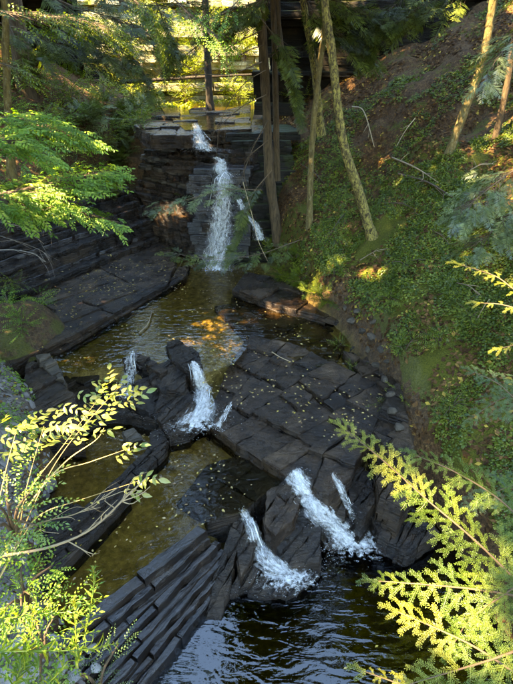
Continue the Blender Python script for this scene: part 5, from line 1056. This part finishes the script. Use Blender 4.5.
hem_branch('large foreground hemlock branch with its yellow tip over the cascade', [(545, 610, 2.15), (480, 545, 2.2), (425, 498, 2.3), (385, 462, 2.35), (346, 430, 2.4)], 'hem_near', 1.0, 0.035, tipmat='hem_tip')
hem_branch('upper side branch of bluish hemlock behind the yellow tip', [(540, 540, 2.3), (500, 500, 2.4), (455, 472, 2.45), (415, 455, 2.5)], 'hem_near', 0.85, 0.04)
hem_branch('middle hemlock branch pointing left over the lower pool', [(540, 600, 2.05), (480, 590, 2.1), (430, 585, 2.1), (378, 581, 2.15)], 'hem_near', 0.85, 0.04)
hem_branch('hemlock branch with pale sunlit tips above the bottom edge', [(540, 690, 1.9), (480, 650, 1.95), (440, 630, 2.0), (398, 612, 2.05)], 'hem_near', 0.9, 0.04, tipmat='hem_tip')
hem_branch('hemlock branch drooping to the bottom right corner', [(545, 640, 1.8), (490, 660, 1.85), (450, 672, 1.9), (410, 684, 1.9)], 'hem_near', 0.9, 0.04, tipmat='hem_tip')
hem_branch('small hemlock branch entering along the bottom edge', [(470, 705, 1.9), (430, 694, 1.95), (400, 684, 2.0), (366, 672, 2.05)], 'hem_near', 0.5, 0.045, tipmat='hem_tip')
hem_branch('dense inner hemlock branch at the right edge', [(550, 560, 1.95), (510, 590, 2.0), (470, 620, 2.05), (450, 650, 2.1)], 'hem_near', 0.8, 0.04)
hem_branch('blue green hemlock branch at the right edge above the others', [(550, 385, 2.9), (520, 392, 2.95), (495, 402, 3.0), (472, 418, 3.05)], 'hem_blue', 0.95, 0.04)
hem_branch('blue green hemlock branch tip pointing up left at the right edge', [(550, 430, 2.9), (525, 410, 2.9), (500, 385, 2.95), (474, 372, 3.0)], 'hem_blue', 0.85, 0.04)
hem_branch('dark hemlock branch filling the right edge below the blue one', [(555, 470, 2.6), (530, 480, 2.65), (500, 490, 2.7), (470, 505, 2.75)], 'hem_blue', 0.9, 0.045)
hem_branch('glowing sunlit hemlock tip at the right edge of the mossy bank', [(540, 305, 2.9), (515, 290, 2.95), (495, 276, 3.0), (462, 265, 3.05)], 'hem_tip', 0.34, 0.05, taper=0.5)
hem_branch('short glowing hemlock twig under the sunlit tip', [(535, 315, 2.9), (515, 308, 2.95), (498, 304, 3.0), (480, 303, 3.05)], 'hem_tip', 0.3, 0.05, taper=0.5)
hem_branch('lowest tiny glowing hemlock twig at the right edge', [(530, 340, 2.9), (518, 344, 2.95), (502, 348, 3.0)], 'hem_tip', 0.28, 0.05, taper=0.5)

# ------------------------------------------------------------------ foreground shrub with pale leaflets
def leaf_obj_mesh(l, w, seed, curl=0.2):
    r = random.Random(seed); V = [(0, 0, 0), (.28 * l, .42 * w, .1 * w), (.62 * l, .38 * w, .06 * w - curl * l * .15), (l, 0, -curl * l), (.62 * l, -.38 * w, .06 * w - curl * l * .15), (.28 * l, -.42 * w, .1 * w), (.28 * l, 0, 0), (.62 * l, 0, -curl * l * .25)]
    V = [(x, y, z + r.uniform(-.03, .03) * w) for x, y, z in V]; F = [(0, 6, 1), (1, 6, 7, 2), (2, 7, 3), (0, 5, 6), (6, 5, 4, 7), (7, 4, 3)]; L = [i for f in F for i in f]
    return mesh_np('leaf', V, L, rnd=np.full(8, r.random()), sizes=[len(f) for f in F])
AUT = [leaf_obj_mesh(0.062, 0.03, s, random.uniform(0.05, 0.35)) for s in range(5)]
for me in AUT: me.materials.append(M['leaf_autumn'])
base = D(-12, 600, 2.35); t = thing('leafy_shrub', 'shrub with pale yellow leaflets leaning in at the left edge', 'shrub', base)
for st in [[(-12, 600), (18, 540), (45, 482), (72, 440), (118, 388)], [(-12, 600), (10, 540), (30, 490), (60, 450), (96, 402)], [(-12, 600), (18, 545), (40, 515), (80, 500), (142, 480)], [(-12, 600), (-4, 520), (6, 470), (16, 432)], [(25, 510), (55, 474), (90, 462), (130, 448)], [(18, 545), (24, 500), (34, 460), (44, 426)], [(45, 482), (70, 458), (96, 440), (104, 428)]]:
    mb = MB(); mb.add(*tube(catmull([D(u, v, 2.4 + 0.2 * i / 4) for i, (u, v) in enumerate(st)], 24), 0.0042, 0.0013, 5)); part('branch', mb.mesh('branch', True), M['stem_tan'], t)
clus = [(118, 385), (104, 390), (95, 400), (128, 392), (85, 408), (110, 410), (124, 404), (74, 418), (92, 424), (64, 428), (50, 432), (40, 424), (30, 438), (18, 430), (7, 440), (20, 450), (100, 432), (80, 440), (128, 446), (122, 456), (138, 480), (130, 492), (146, 476), (70, 408), (58, 414), (4, 420), (34, 415), (110, 378), (2, 455), (46, 445), (84, 396), (98, 382), (116, 396), (66, 440), (56, 424), (24, 424), (12, 428), (106, 400), (90, 412), (134, 398), (40, 440), (76, 430)]
for (u, v) in clus:
    c0 = D(u, v, 2.58 + random.uniform(-.12, .12)); a = R(random.uniform(-30, 110)); rd = norm(np.array([math.cos(a), math.sin(a) * 0.8 + 0.1, random.uniform(-0.3, 0.2)])); upv = np.array([0, -0.4, 1]) + rng.normal(size=3) * 0.3; sd = norm(np.cross(upv, rd))
    for k in range(6):
        s = (k // 2 - 1) * 0.034; sg = 1 if k % 2 else -1; dd = norm(rd * 0.75 + sd * sg * random.uniform(0.5, 1.0) + rng.normal(size=3) * 0.18 + [0, 0, -0.15]); put('leaf', random.choice(AUT), c0 + rd * s, dd, upv + rng.normal(size=3) * 0.35, random.uniform(0.42, 0.92), t)
    put('leaf', random.choice(AUT), c0 + rd * 0.065, rd, upv, random.uniform(0.8, 1.1), t)
# goldenrods and weeds at the bottom left
LAN = [leaf_obj_mesh(0.09, 0.018, 20 + s, random.uniform(0.1, 0.45)) for s in range(4)]
for me in LAN: me.materials.append(M['goldenrod'])
def goldenrod(label, pts, n, ls=1.0, tip=True, spread=(35, 75)):
    n = int(n * 1.5); ls *= 1.1; c = catmull([D(*p) for p in pts], 30); t = thing('goldenrod', label, 'plant', c[0]); mb = MB(); mb.add(*tube(c, 0.0035, 0.0015, 5)); part('stem', mb.mesh('stem', True), M['goldenrod'], t)
    for k in range(n):
        f = 0.06 + 0.92 * k / n; i = min(28, int(f * 29)); d = norm(c[i + 1] - c[i]); q = norm(np.cross(d, [0.3, 0.5, 0.8])); q2 = np.cross(d, q); az = k * 2.4; a = R(random.uniform(*spread)); dd = norm(d * math.cos(a) + (q * math.cos(az) + q2 * math.sin(az)) * math.sin(a)); put('leaf', random.choice(LAN), c[i], dd, d + rng.normal(size=3) * 0.2, ls * random.uniform(0.7, 1.1) * (1.1 - 0.6 * f), t)
    if tip:
        mb = MB()
        for k in range(60):
            f = random.uniform(0.78, 1.0); i = min(28, int(f * 29)); dd = norm(norm(c[i + 1] - c[i]) * 0.8 + rng.normal(size=3) * 0.6); p = c[i]; e = p + dd * 0.022 * (1.3 - f + 0.3); s = norm(np.cross(dd, [0, 0.3, 1])) * 0.0022; mb.add([p - s, p + s, e], [(0, 1, 2)])
        part('bud_spike', mb.mesh('bud_spike'), M['hem_tip'], t)
goldenrod('upright green goldenrod in front of the brown pool edge', [(84, 640, 2.2), (90, 610, 2.2), (94, 585, 2.2), (93, 566, 2.2)], 34, 0.7)
goldenrod('yellow tipped goldenrod below the upright green one', [(78, 668, 2.15), (76, 640, 2.15), (75, 615, 2.15), (74, 597, 2.15)], 30, 0.7)
goldenrod('long leafy goldenrod stem lying across the bottom left', [(-20, 652, 2.1), (30, 651, 2.1), (80, 650, 2.1), (120, 643, 2.15)], 44, 1.0)
goldenrod('goldenrod at the left edge with hanging lance leaves', [(-20, 620, 2.1), (10, 618, 2.1), (40, 614, 2.15), (68, 612, 2.15)], 34, 0.9, tip=False)
goldenrod('yellowish goldenrod clump in the bottom left corner', [(10, 700, 2.1), (20, 670, 2.1), (30, 640, 2.1), (34, 606, 2.1)], 40, 0.9)
goldenrod('bent lance leaved weed near the bottom edge', [(20, 705, 2.1), (40, 690, 2.1), (56, 676, 2.1), (66, 664, 2.1)], 26, 0.8, tip=False)
for (u, v, t_, n, h, sc, mt, lb) in [(4, 505, 2.3, 90, 0.3, 0.16, 'goldenrod', 'feathery yellow green weed at the left edge'), (20, 585, 2.4, 45, 0.2, 0.16, 'leaf_bright', 'small leaved green weed under the grey dead branch'), (95, 680, 2.4, 40, 0.08, 0.1, 'hem_blue', 'blue green fern tuft on the bottom edge'), (40, 640, 2.3, 40, 0.12, 0.18, 'leaf_bright', 'round leaved weed between the pale stones')]:
    bush('weed', lb, 'plant', D(u, v, t_) - [0, 0, h * 0.5], h, 0.2, n, sc, mt, BRO_S)
c = [D(2, 556, 2.2), D(50, 547, 2.25), D(90, 530, 2.35), D(120, 503, 2.45), D(150, 474, 2.5)]
stick('dead_branch', 'long bare grey branch curving over the left pool edge', c, 0.007, 'twig_pale', 'branch', 12, 0.22)
stick('dead_branch', 'thin bare forked twig above the curved grey branch', [D(20, 530, 2.3), D(50, 520, 2.35), D(80, 512, 2.4), D(120, 486, 2.45)], 0.004, 'twig_pale', 'branch', 8, 0.18)
